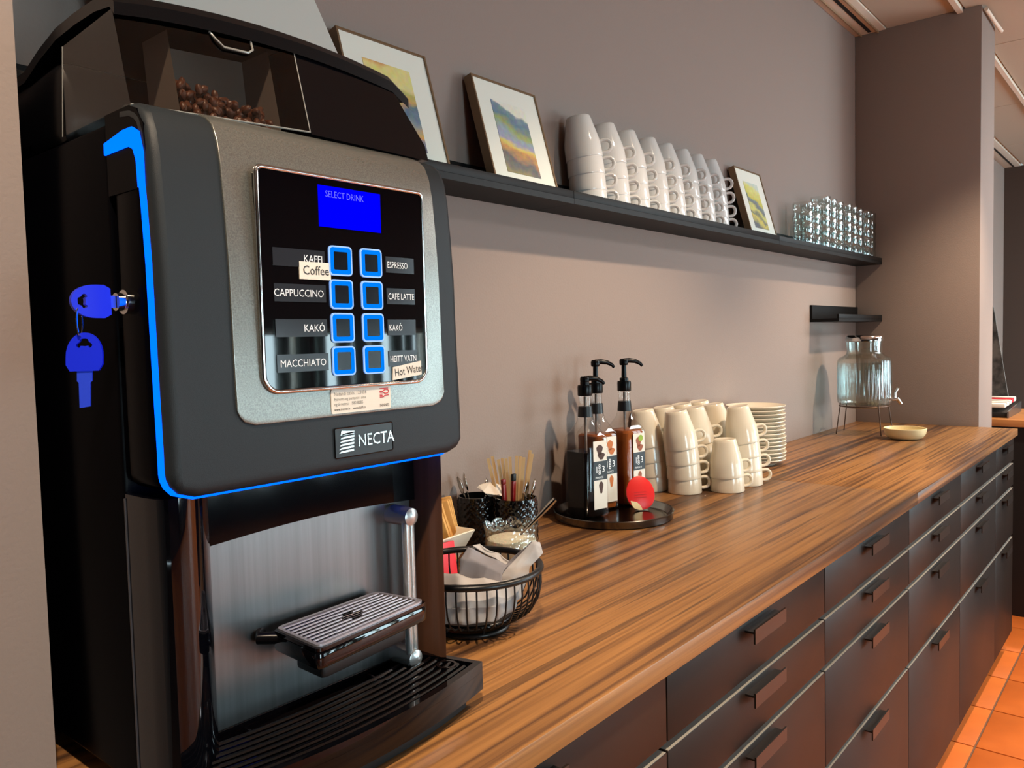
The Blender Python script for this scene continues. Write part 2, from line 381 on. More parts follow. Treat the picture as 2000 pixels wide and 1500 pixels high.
# ------------------------------------------------------------------ base cabinets
YF = -0.61
JX = [-3.445, -2.8355, -2.229, -1.618, -1.010, -0.400, -0.002]
CL = ['below the coffee machine', 'below the wire basket and sugar bowl', 'below the syrup bottles', 'below the mugs on the counter', 'below the plate stack', 'narrowest, below the drinks dispenser']
zl = [(0.78, 0.88), (0.68, 0.78), (0.48, 0.68), (0.08, 0.48)]
for i in range(6):
    a, b = JX[i], JX[i + 1]; cx = (a + b) / 2
    c = thing('drawer_cabinet', 'dark brown four-drawer base cabinet ' + CL[i], 'cabinet', (cx, -0.30, 0.08), 'base cabinets along the wall')
    box('carcass', a + .001, b - .001, YF + 0.021, -0.002, 0.08, ZB - 0.001, CARC, c)
    for (z0, z1) in zl:
        d = box('drawer_front', a + .0015, b - .0015, YF, YF + 0.019, z0 + 0.001, z1 - 0.012 if z1 < .87 else z1 - 0.004, FRONT, c, bev=0.0012)
        box('lit_edge', a + .003, b - .003, YF + .0008, YF + 0.018, (z1 - 0.012 if z1 < .87 else z1 - 0.004) + .00005, (z1 - 0.012 if z1 < .87 else z1 - 0.004) + .0006, EDGEM, d)  # thin pale layer painting the light caught by the front's top edge
        hz = z1 - 0.024; hw = 0.062
        v, f = bxd(cx - hw, cx + hw, -0.6285, -0.6255, hz - 0.016, hz + 0.007)
        v2, f2 = bxd(cx - hw + .003, cx + hw - .003, -0.6265, YF + 0.001, hz - 0.0015, hz + 0.0015)
        obj('handle', v + v2, f + [[k + 8 for k in q] for q in f2], HANDLE, d, smooth=False)
p = box('plinth_board', -3.445, -0.9, -0.555, -0.54, 0.0, 0.079, BLACKS); tag(p, 'black recessed plinth board under the nearer drawers at the floor', 'plinth', 'plinth boards')
p = box('plinth_board', -0.897, -0.002, -0.555, -0.54, 0.0, 0.079, BLACKS); tag(p, 'black recessed plinth board under the last drawers by the pillar', 'plinth', 'plinth boards')
w = box('worktop', -3.452, -1.592, -0.6235, -0.001, ZB, ZT, WOOD, bev=0.0015); tag(w, 'long walnut worktop carrying the coffee machine and syrup tray', 'worktop', 'walnut worktops')
w = box('worktop', -1.5912, 0.0, -0.6235, -0.001, ZB, ZT, WOOD, bev=0.0015); tag(w, 'walnut worktop at the pillar end carrying plates and drinks dispenser', 'worktop', 'walnut worktops')
# the bit of worktop that passes the pillar end
# ------------------------------------------------------------------ picture ledges
def ledge(x0, x1, z, label, group):
    t = thing('picture_ledge', label, 'shelf', ((x0 + x1) / 2, -0.056, z), group)
    box('shelf_board', x0, x1, -0.112, -0.0005, z, z + 0.012, LEDGE, t)
    box('front_lip', x0, x1, -0.112, -0.103, z + 0.0121, z + 0.028, LEDGE, t, bev=0.001)
    box('back_rail', x0, x1, -0.010, -0.0005, z + 0.0121, z + 0.067, LEDGE, t)
    return t
ZS = 1.601
ledge(-3.455, -2.316, ZS, 'black picture ledge section behind the coffee machine', 'picture ledges')
ledge(-2.315, -1.166, ZS, 'black picture ledge section under the stacked white mugs', 'picture ledges')
ledge(-1.165, -0.001, ZS, 'black picture ledge section under the stacked drinking glasses', 'picture ledges')
ledge(-0.575, -0.001, 1.3525, 'short empty black ledge low in the corner above the drinks dispenser', 'picture ledges')
ZSH = ZS + 0.0121

# ------------------------------------------------------------------ far area right of the pillar
fc = thing('far_counter', 'wooden topped dark counter beyond the pillar', 'counter', (0.72, -0.7, 0))
box('top', 0.42, 1.02, -1.6, -0.02, 0.868, 0.9, WOOD2, fc, bev=0.002); box('base', 0.46, 1.0, -1.58, -0.03, 0.0, 0.867, BLACKM, fc)
sb = ramp_mat('slate', [(0.35, (40, 42, 42)), (0.5, (78, 80, 78)), (0.65, (105, 106, 102))], (22, 22, 22), 0.7)
s = prism('slate_panel', [(-0.28, 0.901), (-0.468, 0.901), (-0.390, 1.42), (-0.28, 1.42)], 'x', 0.93, 0.945, sb)
tag(s, 'mottled grey slanting panel standing on the far counter', 'panel')
ho = thing('condiment_holder', 'steel and black condiment holder with pale packets on the far counter', 'holder', (0.62, -0.47, 0.9))
prism('tray', [(0.50, 0.9005), (0.86, 0.9005), (0.86, 0.945), (0.50, 0.925)], 'y', -0.515, -0.36, BLACKM, ho, bev=0.003)
prism('side_panel', [(0.49, 0.9005), (0.87, 0.9005), (0.87, 0.95), (0.49, 0.93)], 'y', -0.523, -0.516, STEEL, ho)
for k in range(5):
    pk = box('sugar_packet', 0.51 + k * .068, 0.565 + k * .068, -0.505, -0.40, 0.945 + .002 * k, 0.963 + .003 * k, PAPERW if k != 3 else PACKR, bev=0.004)
    tag(pk, '%s paper packet lying %s in the far condiment holder' % ('red' if k == 3 else 'cream', ['foremost', 'second from the front', 'third from the front', 'near the back', 'hindmost'][k]), 'packet', 'packets in the far condiment holder')
print('shell done')

# ------------------------------------------------------------------ coffee machine
XL, XR = -3.437, -3.105
cm = thing('coffee_machine', 'black and silver coffee machine with blue light strip and drink buttons', 'coffee machine', ((XL + XR) / 2, -0.28, ZT))
for dx in (0.03, 0.30):
    for y in (-0.40, -0.10):
        lathe('foot', [(0.016, 0), (0.018, 0.012), (0.018, 0.022)], BLACKM, cm, 20, (XL + dx, y, ZT + 0.0005))
box('body', XL, XR, -0.43, -0.06, ZT + 0.022, 1.50, BLACKD, cm, bev=0.004)
box('rear_hood', XL + 0.004, XR - 0.004, -0.335, -0.07, 1.5005, 1.578, BLACKS, cm, bev=0.012)
PR = [(-.514, 1.192), (-.514, 1.197), (-.514, 1.204), (-.514, 1.214), (-.5135, 1.24), (-.512, 1.30), (-.5104, 1.38), (-.5075, 1.425), (-.5062, 1.4387), (-.504, 1.464), (-.5, 1.484), (-.494, 1.4973), (-.486, 1.5045), (-.475, 1.5092), (-.458, 1.5115)]
def door_shell(name, x0, x1, d0, d1, mat, parent, zlow=1.192, r=0.022, rows=None, nx=30, edge=0.003, side_r=True):
    """slab following the door profile between normal offsets d0 (outer) and d1 (inner), rounded bottom corners"""
    prof = rows or PR; n = len(prof)
    nor = []
    for i in range(n):
        a = prof[max(i - 1, 0)]; b = prof[min(i + 1, n - 1)]; t = Vector((b[0] - a[0], b[1] - a[1])).normalized(); nor.append((-t.y, t.x))
    z0p, zr = prof[0][1], 1.30
    us = [0, .15, .35, .6, 1.0]
    cols = sorted(set([x0 + r * (1 - math.cos(u * PI / 2)) for u in us] + [x1 - r * (1 - math.cos(u * PI / 2)) for u in us] + [x0 + r + (x1 - x0 - 2 * r) * k / nx for k in range(nx + 1)]))
    def zmin(x):
        e = min(x - x0, x1 - x)
        return zlow + (r - math.sqrt(max(r * r - (r - e) ** 2, 0)) if e < r else 0)
    V, F = [], []
    def layer(d, ins):
        base = len(V)
        for x in cols:
            xx = min(max(x, x0 + ins), x1 - ins); zm = zmin(x) + ins
            for (p, nn) in zip(prof, nor):
                z = p[1] if p[1] > zr else zm + (p[1] - z0p) * (zr - zm) / (zr - z0p)
                V.append((xx, p[0] + nn[0] * d, z + nn[1] * d))
        return base
    nc = len(cols); L = [layer(d0, edge), layer(d0 - .134 * edge, .5 * edge), layer(d0 - .5 * edge, .134 * edge), layer(d0 - edge, 0), layer(d1, 0)]
    def q(b, i, j): return b + i * n + j
    for i in range(nc - 1):
        for j in range(n - 1):
            F.append((q(L[0], i, j), q(L[0], i + 1, j), q(L[0], i + 1, j + 1), q(L[0], i, j + 1)))
            F.append((q(L[-1], i, j), q(L[-1], i, j + 1), q(L[-1], i + 1, j + 1), q(L[-1], i + 1, j)))
    ring = [(i, 0) for i in range(nc)] + [(nc - 1, j) for j in range(1, n)] + [(i, n - 1) for i in range(nc - 2, -1, -1)] + [(0, j) for j in range(n - 2, 0, -1)]
    for k in range(len(ring)):
        a, b = ring[k], ring[(k + 1) % len(ring)]
        for l0, l1 in zip(L[:-1], L[1:]):
            F.append((q(l0, *a), q(l0, *b), q(l1, *b), q(l1, *a)))
    return obj(name, V, F, mat, parent, sharp=40)
door = door_shell('door', XL, XR, 0.0, -0.0115, DOORG, cm, edge=0.008)
prism('side_cheek', [(-.4295, 1.44), (-.4295, 1.5065), (-.472, 1.5065), (-.484, 1.502), (-.4945, 1.488), (-.4965, 1.470), (-.4965, 1.44)], 'x', XL + .0002, XL + .03, BLACKD, cm)
door_shell('light_guide', XL - 0.0002, XR + .0002, -0.0118, -0.0222, LEDB, cm, zlow=1.1892, r=0.023, rows=PR[:11], edge=0.001)
prism('light_guide_corner', [(-.4942, 1.440), (-.4945, 1.466), (-.489, 1.4830), (-.478, 1.4885), (-.462, 1.4885), (-.4277, 1.4835), (-.4277, 1.474), (-.470, 1.4745), (-.478, 1.471), (-.4825, 1.462), (-.4838, 1.440)], 'x', XL - .0012, XL + 0.02, LEDB, cm)
box('door_back', XL + .001, XR - .001, -0.4885, -0.4305, 1.196, 1.500, BLACKD, cm, bev=0.012, seg=3)
pan = door_shell('front_panel', -3.379, -3.134, 0.0018, -0.0005, SILVER, door, zlow=1.2455, r=0.017, rows=[(-.5135, 1.2455), (-.5134, 1.25), (-.5132, 1.255), (-.513, 1.262), (-.512, 1.30), (-.5104, 1.38), (-.5075, 1.425), (-.5062, 1.4387), (-.504, 1.464), (-.5, 1.484), (-.494, 1.4973), (-.486, 1.5045), (-.475, 1.5092), (-.460, 1.5113)], edge=0.0008)
# control panel
YP = -0.5172
cp = prism('control_panel', rrect(-3.3510, -3.1630, 1.2745, 1.4630, 0.012, 6, (0.013, 0.013, 0.004, 0.004)), 'y', YP, YP + 0.010, BLACKG, cm)
o_ = rrect(-3.3530, -3.1610, 1.2725, 1.4650, 0.012, 6, (0.015, 0.015, 0.005, 0.005))
tube('chrome_bezel', [(x, YP + .001, z) for x, z in o_], 0.0021, CHROME, cp, 8, True)
d = box('display', -3.2905, -3.2175, YP - .0006, YP + .001, 1.4196, 1.4570, SCREEN, cp)
lettering('lettering', 'SELECT DRINK', 0.0083, LCDT, cp, (-3.2830, YP - .0009, 1.4470), sx=.82)
for r in range(4):
    zc = 1.3896 - r * 0.0309
    for c_, xc in enumerate((-3.2684, -3.2318)):
        b = prism('button', rrect(xc - .0082, xc + .0082, zc - .0085, zc + .0085, .002), 'y', YP - .0012, YP, BTN, cp)
        prism('button_ring', rrect(xc - .0118, xc + .0118, zc - .0122, zc + .0122, .003), 'y', YP - .0016, YP, RINGB, b, hole=rrect(xc - .0080, xc + .0080, zc - .0083, zc + .0083, .001))
        prism('button_edge', rrect(xc - .0133, xc + .0133, zc - .0137, zc + .0137, .004), 'y', YP - .0014, YP, RINGE, b, hole=rrect(xc - .0119, xc + .0119, zc - .0123, zc + .0123, .003))
        nm = (('KAFFI', 'ESPRESSO'), ('CAPPUCCINO', 'CAFE LATTE'), ('KAKÓ', 'KAKÓ'), ('MACCHIATO', 'HEITT VATN'))[r][c_]
        if c_ == 0:
            s = box('label_strip', -3.3405, -3.2860, YP - .0006, YP + .001, zc - .0078, zc + .0078, STRIP, cp)
            lettering('lettering', nm, 0.0092, PRINTW, s, (-3.2885, YP - .0009, zc - .0032), align='RIGHT', sx=.9)
        else:
            s = box('label_strip', -3.2130, -3.1755, YP - .0006, YP + .001, zc - .0078, zc + .0078, STRIP, cp)
            lettering('lettering', nm, 0.0088, PRINTW, s, (-3.2115, YP - .0009, zc - .0032), sx=.72)
n = box('paper_label', -3.3140, -3.2800, YP - .0010, YP, 1.3712, 1.3868, PAPERW, cp); lettering('lettering', 'Coffee', 0.0115, PRINTB, n, (-3.3108, YP - .0013, 1.3755), sx=.92)
V = [(-3.2090, 1.2755), (-3.1695, 1.2795), (-3.1700, 1.2935), (-3.2080, 1.2885)]
n = prism('paper_label', V, 'y', YP - .0010, YP, PAPERW, cp)
lettering('lettering', 'Hot Water', 0.0110, PRINTB, n, (-3.2062, YP - .0013, 1.2792), right=(.995, 0, .1), up=(-.1, 0, .995), sx=.78)
# service sticker and maker's plate
YS = -0.5157
st = prism('service_sticker', rrect(-3.2830, -3.2105, 1.2480, 1.2705, .002), 'y', YS, YS + .0012, PAPERW, pan)
for k, (tx, mt, sz) in enumerate((('Notandi tækis: 123456', PRINTG, .0048), ('Þjónusta og pantanir í síma', PRINTG, .0040), ('og á netinu:   580 8085', PRINTG, .0042), ('www.innnes.is    www.kaffi.is', PRINTB, .0036))):
    lettering('lettering', tx, sz, mt, st, (-3.2800, YS - .0003, 1.2648 - k * .0047), sx=.88)
lettering('lettering', 'INNNES', .0040, PRINTB, st, (-3.2250, YS - .0003, 1.2505), sx=.85)
V, F = [], []
for pts in ([(-3.2245, 1.2682), (-3.2140, 1.2682)], [(-3.2245, 1.2655), (-3.2205, 1.2655), (-3.2180, 1.2670), (-3.2145, 1.2668), (-3.2128, 1.2652), (-3.2145, 1.2634), (-3.2180, 1.2632), (-3.2205, 1.2645), (-3.2245, 1.2645)],
            [(-3.2245, 1.2626), (-3.2212, 1.2626)], [(-3.2245, 1.2612), (-3.2212, 1.2612)], [(-3.2245, 1.2598), (-3.2205, 1.2598), (-3.2180, 1.2612), (-3.2135, 1.2614)]):
    tubed([(x, YS - .0002, z) for x, z in pts], .00045, 6, v=V, f=F)
obj('fork_logo', V, F, PRINTR, st)
pl = prism('name_plate', rrect(-3.2795, -3.2095, 1.2065, 1.2335, .0015), 'y', -0.5150, -0.5120, M('plate_black', (26, 28, 30), 0.3), door)
tube('plate_edge', [(x, -.5149, z) for x, z in rrect(-3.2800, -3.2090, 1.2060, 1.2340, .0015, 3)], .0006, BLACKG, pl, 6, True)
lettering('lettering', 'NECTA', .0165, CHROME, pl, (-3.2535, -.5155, 1.2145), sx=.86)
V, F = [], []
for k in range(6):
    z = 1.2105 + k * .0033; x0 = -3.2762 + k * .0005; x1 = -3.2585 + k * .0002
    b0 = len(V); V += [(x0, -.5156, z), (x1, -.5156, z + .0006), (x1 + .0004, -.5156, z + .0026), (x0 + .0030, -.5156, z + .0016)]; F.append((b0, b0 + 1, b0 + 2, b0 + 3))
    if k == 5: b0 = len(V); V += [(x0, -.5156, z), (x0 + .0012, -.5156, z + .0045), (x1 + .0006, -.5156, z + .0030), (x1, -.5156, z + .0012)]; F.append((b0, b0 + 1, b0 + 2, b0 + 3))
obj('stripe_logo', V, F, CHROME, pl, smooth=False)
# hopper with beans
XH = -3.264
hp = thing('t', None, None); bpy.data.objects.remove(hp)
sideL = [(-.474, 1.507), (-.4505, 1.588), (-.352, 1.582), (-.342, 1.505)]
V = [(XL + .001, y, z) for y, z in sideL] + [(XH, y, z) for y, z in [(-.474, 1.516), (-.4505, 1.604), (-.352, 1.600), (-.342, 1.512)]]
hop = obj('bean_hopper', V, [(0, 1, 2, 3), (0, 4, 5, 1), (4, 7, 6, 5)], SMOKE, cm, smooth=False)
tube('hopper_edge', [V[0], V[4]], .0009, M('clear_edge', (130, 130, 126), 0.15), hop, 6)
tube('hopper_edge', [V[4], V[5]], .0006, M('clear_edge'), hop, 6); tube('hopper_edge', [V[3], V[2]], .0005, M('clear_edge'), hop, 6)
tube('hopper_handle', [(-3.352, -.452, 1.592), (-3.349, -.456, 1.586), (-3.342, -.4585, 1.5795), (-3.318, -.4585, 1.5805), (-3.312, -.457, 1.585), (-3.311, -.4525, 1.594)], .0011, M('clear_edge'), hop, 6)
obj('bean_bin', [(-3.385, -.458, 1.508), (-3.285, -.458, 1.514), (-3.285, -.440, 1.595), (-3.385, -.440, 1.588), (-3.385, -.405, 1.508), (-3.285, -.405, 1.514), (-3.285, -.395, 1.595), (-3.385, -.395, 1.588)],
    [(4, 5, 6, 7), (0, 4, 7, 3), (1, 2, 6, 5), (0, 1, 5, 4)], M('bin_grey', (112, 106, 101), 0.5), hop, smooth=False)
bv, bf = [], []
rb = random.Random(5); NB = 230
def bean(cx, cy, cz, e):
    b0 = len(bv); R = e.to_matrix(); nu, nv = 10, 6
    bv.append(tuple(R @ Vector((0, 0, .0034)) + Vector((cx, cy, cz))))
    for i in range(1, nv):
        th = PI * i / nv
        for k in range(nu):
            ph = 2 * PI * k / nu; x = .0052 * math.sin(th) * math.cos(ph); y = .0036 * math.sin(th) * math.sin(ph); z = .0032 * math.cos(th)
            if z > 0.001 and abs(y) < .0009: z *= .55
            bv.append(tuple(R @ Vector((x, y, z)) + Vector((cx, cy, cz))))
    bv.append(tuple(R @ Vector((0, 0, -.0030)) + Vector((cx, cy, cz)))); last = len(bv) - 1
    for k in range(nu):
        bf.append((b0, b0 + 1 + k, b0 + 1 + (k + 1) % nu)); bf.append((last, last - nu + (k + 1) % nu, last - nu + k))
    for i in range(nv - 2):
        for k in range(nu):
            a = b0 + 1 + i * nu; bf.append((a + k, a + nu + k, a + nu + (k + 1) % nu, a + (k + 1) % nu))
for k in range(NB):
    x = rb.uniform(-3.380, -3.290); y = rb.uniform(-.4535, -.430) if k < 190 else rb.uniform(-.430, -.412)
    top = 1.546 - (x + 3.380) * 0.13 if k % 3 else 1.536
    z = rb.uniform(1.516, top); bean(x, y + (z - 1.516) * .22, z, Euler((rb.uniform(0, 6), rb.uniform(0, 6), rb.uniform(0, 6))))
beans = obj('coffee_beans', bv, bf, BEAN); tag(beans, 'brown roasted coffee beans heaped in the smoked hopper', 'coffee beans', kind='stuff')
# hood (lid) over the hopper and the solid black right part
V, F = [], []
N = 14
def lid_y(t, x):    # profile across depth: front edge to rear
    return t
lidp = [(-.455, 1.592), (-.4475, 1.600), (-.42, 1.6035), (-.38, 1.6035), (-.34, 1.601), (-.30, 1.592), (-.262, 1.580), (-.10, 1.578)]
for i in range(N + 1):
    u = i / N; x = XL + .0005 + u * (XR - XL - .012); crown = .014 * math.sin(PI * min(u * 1.02, 1)) ** .8 if u < .98 else 0.0
    for (y, z) in lidp: V.append((x, y, z + crown - (0.010 if u > .97 else 0)))
    for (y, z) in lidp: V.append((x, y, z - .010 + crown * .9 - (0.010 if u > .97 else 0)))
n = len(lidp)
for i in range(N):
    for j in range(n - 1):
        a = i * 2 * n + j; b = a + 2 * n
        F.append((a, b, b + 1, a + 1)); F.append((a + n, a + n + 1, b + n + 1, b + n))
    a = i * 2 * n; b = a + 2 * n; F.append((a, a + n, b + n, b)); F.append((a + n - 1, b + n - 1, b + 2 * n - 1, a + 2 * n - 1))
for i in (0, N):
    a = i * 2 * n
    for j in range(n - 1): F.append((a + j, a + j + 1, a + n + j + 1, a + n + j))
obj('lid', V, F, BLACKS, cm)
hx = [XH + .0005, -3.20, -3.142, -3.108]
V = []
for (x, zt, zb) in zip(hx, (1.6045, 1.605, 1.592, 1.530), (1.514, 1.5135, 1.5128, 1.5125)):
    V += [(x, -.475, zb), (x, -.475 + (zt - zb) * .285, zt), (x, -.30, zt - .004), (x, -.30, zb)]
F = []
for i in range(3):
    for k in range(4): F.append((4 * i + k, 4 * i + (k + 1) % 4, 4 * i + 4 + (k + 1) % 4, 4 * i + 4 + k))
F += [(0, 1, 2, 3), (12, 15, 14, 13)]
obj('hood', V, F, M('hood_black', (6, 6, 9), 0.2, spec=0.3), cm, sharp=60)
# dispensing bay
ap = [(-3.3720, 1.1905), (-3.3720, 1.133)] + [(-3.372 + .253 * k / 12, 1.133 + .0055 * math.sin(PI * k / 12)) for k in range(1, 12)] + [(-3.119, 1.133), (-3.119, 1.1905)]
prism('upper_panel', ap, 'y', -.447, -.431, M('bay_black', (4, 4, 6), 0.08, spec=0.2), cm)
box('back_plate', -3.371, -3.1195, -.4385, -.431, .945, 1.137, STEEL, cm)
box('left_edge_strip', -3.3725, -3.3695, -.4405, -.431, .945, 1.134, CHROME, cm)
prism('left_column', [(-3.4365, -.4305), (-3.4365, -.462), (-3.4345, -.478), (-3.428, -.488), (-3.416, -.490), (-3.400, -.485), (-3.384, -.470), (-3.3730, -.448), (-3.3730, -.4305)][::-1], 'z', .935, 1.190, BLACKG, cm)
prism('right_column', [(-3.1185, -.4305), (-3.1185, -.482), (-3.1150, -.487), (-3.110, -.482), (-3.1055, -.462), (-3.1055, -.4305)], 'z', .935, 1.190, BROWNV, cm, label='brown streaked column beside the steel plate')
box('side_seam', XL - .0006, XL + .01, -.4312, -.4295, .945, 1.186, M('seam_grey', (60, 60, 66), 0.3), cm)
RODS = M('rod_steel', (196, 196, 194), 0.26, metal=0.75)
for z in (1.121, .962):
    v, f = tubed([(-3.147, -.437, z), (-3.147, -.462, z), (-3.147, -.4715, z), (-3.147, -.474, z)], [.0112, .0108, .0095, .003], 24)
    obj('rod_bracket', v, f, RODS, cm)
tube('guide_rod', [(-3.151, -.466, .955), (-3.151, -.466, 1.121)], .0045, RODS, cm, 14); tube('guide_rod', [(-3.1405, -.462, .955), (-3.1405, -.462, 1.121)], .0045, RODS, cm, 14)
# cup shelf
A, B, Cc, D = Vector((-3.3125, -.4526, 0)), Vector((-3.1795, -.4466, 0)), Vector((-3.1680, -.5125, 0)), Vector((-3.3170, -.5284, 0))
def cs(u, w, z): p = (A * (1 - u) + B * u) * (1 - w) + (D * (1 - u) + Cc * u) * w; return (p.x, p.y, z)
def quadpoly(m, n=5):
    """rounded outline of the cup shelf inset by m (fraction)"""
    return [cs(u, w, 0)[:2] for u, w in rrect(m, 1 - m, m * 1.9, 1 - m * 1.9, .07, n)]
BARS = M('bar_steel', (176, 175, 184), 0.3, metal=0.7)
g_ = prism('cup_shelf', quadpoly(-0.012), 'z', 1.020, 1.0365, BLACKG, cm, bev=0.003)
prism('shelf_underside', quadpoly(0.10), 'z', 1.002, 1.0199, BLACKM, g_, bev=0.003)
prism('shelf_wall', quadpoly(-0.010), 'z', 1.0366, 1.0399, BLACKG, g_, hole=quadpoly(0.030))
prism('shelf_rim', quadpoly(0.008), 'z', 1.0400, 1.0424, BARS, g_, hole=quadpoly(0.033))
for k in range(9):
    w = .11 + .78 * k / 8; brk = [(0.035, 0.965)] if not 3 <= k <= 5 else [(0.035, .40 if k == 4 else .45), (.60 if k == 4 else .55, 0.965)]
    for (u0, u1) in brk:
        v, f = tubed([cs(u0, w, 1.0412), cs(u1, w, 1.0412)], .0013, 8); obj('grid_bar', v, f, BARS, g_)
tube('shelf_arm', [(-3.318, -.437, 1.035), (-3.325, -.446, 1.034), (-3.306, -.460, 1.032)], .006, BLACKS, g_, 10)
tube('shelf_arm', [(-3.150, -.464, 1.02), (-3.175, -.470, 1.02)], .007, BLACKS, g_, 10)
# drip tray
def front_y(x): return -.528 - .021 * (1 - ((x + 3.2685) / .1685) ** 2)
def tray_poly(ins, y_back=-.4400, n=16):
    xs_ = [-3.4365 + ins * 1.1 + (.3365 - 2.2 * ins) * k / n for k in range(n + 1)]
    return [(x, front_y(x) + ins) for x in xs_] + [(-3.122 - ins, y_back), (-3.416 + ins, y_back)]
dt = prism('drip_tray', tray_poly(0.0), 'z', .926, .946, BLACKG, cm)
prism('tray_base', tray_poly(0.015), 'z', ZT + .0004, .9259, BLACKM, dt)
prism('tray_rim', tray_poly(0.0), 'z', .9461, .9570, BLACKG, dt, hole=tray_poly(0.008, -.4415))
for k in range(8):
    ins = .0145 + .0098 * k; xs_ = [-3.420 + .302 * j / 18 for j in range(19)]
    pts = [(x, min(front_y(x) + ins, -.4425), .9545) for x in xs_]
    tube('slat', pts, .0021, BLACKG, dt, 6)
for xr in (-3.345, -3.195):
    tube('cross_rib', [(xr, front_y(xr) + .010, .951), (xr + .003, -.443, .951)], .002, BLACKG, dt, 6)
lathe('tray_opening', [(.0085, 0), (.0115, .0), (.0115, .003), (.0085, .003)], BLACKG, dt, 24, (-3.128, -.500, .9535), close=True)
# lock + keys
lk = tube('lock', [(XL + .002, -.4548, 1.3513), (XL - .004, -.4548, 1.3513), (XL - .0045, -.4548, 1.3513), (XL - .010, -.4548, 1.3513)], [.0100, .0100, .0075, .0072], CHROME, cm, 24)
kb = thing('key_bunch', 'two blue-lit keys on a ring, one in the coffee machine lock', 'keys', (XL - .012, -.4548, 1.3513))
def key(prefix_loc, along, side, nrm):
    """flat key: origin at shoulder, 'along' towards the bow tip"""
    O, A_, S_, N_ = Vector(prefix_loc), Vector(along).normalized(), Vector(side).normalized(), Vector(nrm).normalized()
    outer = [(0, -.0122), (.004, -.0132), (.012, -.0130), (.020, -.0112), (.026, -.0078), (.0295, -.0035), (.0302, 0), (.0295, .0035), (.026, .0078), (.020, .0112), (.012, .0130), (.004, .0132), (0, .0122)]
    def ext(poly, t):
        n = len(poly); v = [tuple(O + A_ * a + S_ * s - N_ * t) for a, s in poly] + [tuple(O + A_ * a + S_ * s + N_ * t) for a, s in poly]
        return v, [list(range(n))[::-1], list(range(n, 2 * n))] + [(k, (k + 1) % n, n + (k + 1) % n, n + k) for k in range(n)]
    # bow with a crescent eyelet: bow body + loop tube
    n = 28; ou, ho = [], []
    for k in range(n):
        q = 2 * PI * k / n; c_, s_ = math.cos(q), math.sin(q)
        ho.append((.0225 + .0030 * c_ - .0022 * (s_ * s_ > .3), .0058 * s_))
        lo, hi = 0.0, .05                       # radial march to the outline
        ring = outer
        def inside(a, s):
            return 0 <= a <= .0302 and abs(s) <= (.0122 + .001 * min(a / .004, 1) if a < .012 else .0132 * math.sqrt(max(1 - ((a - .012) / .0182) ** 2, 0)))
        for _ in range(24):
            m_ = (lo + hi) / 2
            if inside(.0215 + m_ * c_, m_ * s_): lo = m_
            else: hi = m_
        ou.append((.0215 + lo * c_, lo * s_))
    def pt(a, s, t): return tuple(O + A_ * a + S_ * s + N_ * t)
    v = [pt(a, s, -.0021) for a, s in ou] + [pt(a, s, .0021) for a, s in ou] + [pt(a, s, -.0021) for a, s in ho] + [pt(a, s, .0021) for a, s in ho]; f = []
    for k in range(n):
        j = (k + 1) % n
        f += [(k, j, n + j, n + k), (2 * n + j, 2 * n + k, 3 * n + k, 3 * n + j), (j, k, 2 * n + k, 2 * n + j), (n + k, n + j, 3 * n + j, 3 * n + k)]
    return v, f, ext
v, f, ext = key((XL - .0145, -.4548, 1.3513), (-1, 0, 0), (0, 0, 1), (0, 1, 0)); k1 = obj('key_bow', v, f, KEYB, kb)
v, f = ext([(-.004, -.0048), (.0, -.0048), (.0, .0048), (-.004, .0048)], .0012); obj('key_blade', v, f, KEYM, k1)
kp = Vector((XL - .0365, -.4548, 1.3200))
v, f, ext = key(tuple(kp - Vector((0, 0, .0235))), (0.05, 0, 1), (.80, -.60, 0), (.6, .8, 0)); k2 = obj('key_bow', v, f, KEYB, kb)
v, f = ext([(0, -.0055), (0, .0055), (-.008, .0055), (-.009, .0042), (-.028, .0042), (-.029, -.0036), (-.009, -.0042), (-.008, -.0055)], .0011); obj('key_blade', v, f, KEYM, k2)
rp = Vector((XL - .0385, -.4548, 1.3355))
tube('key_ring', [tuple(rp + Vector((.0050 * math.sin(a) * .7, .0050 * math.sin(a) * .7, .0115 * math.cos(a)))) for a in [2 * PI * k / 24 for k in range(24)]], .0007, CHROME, kb, 6, True)

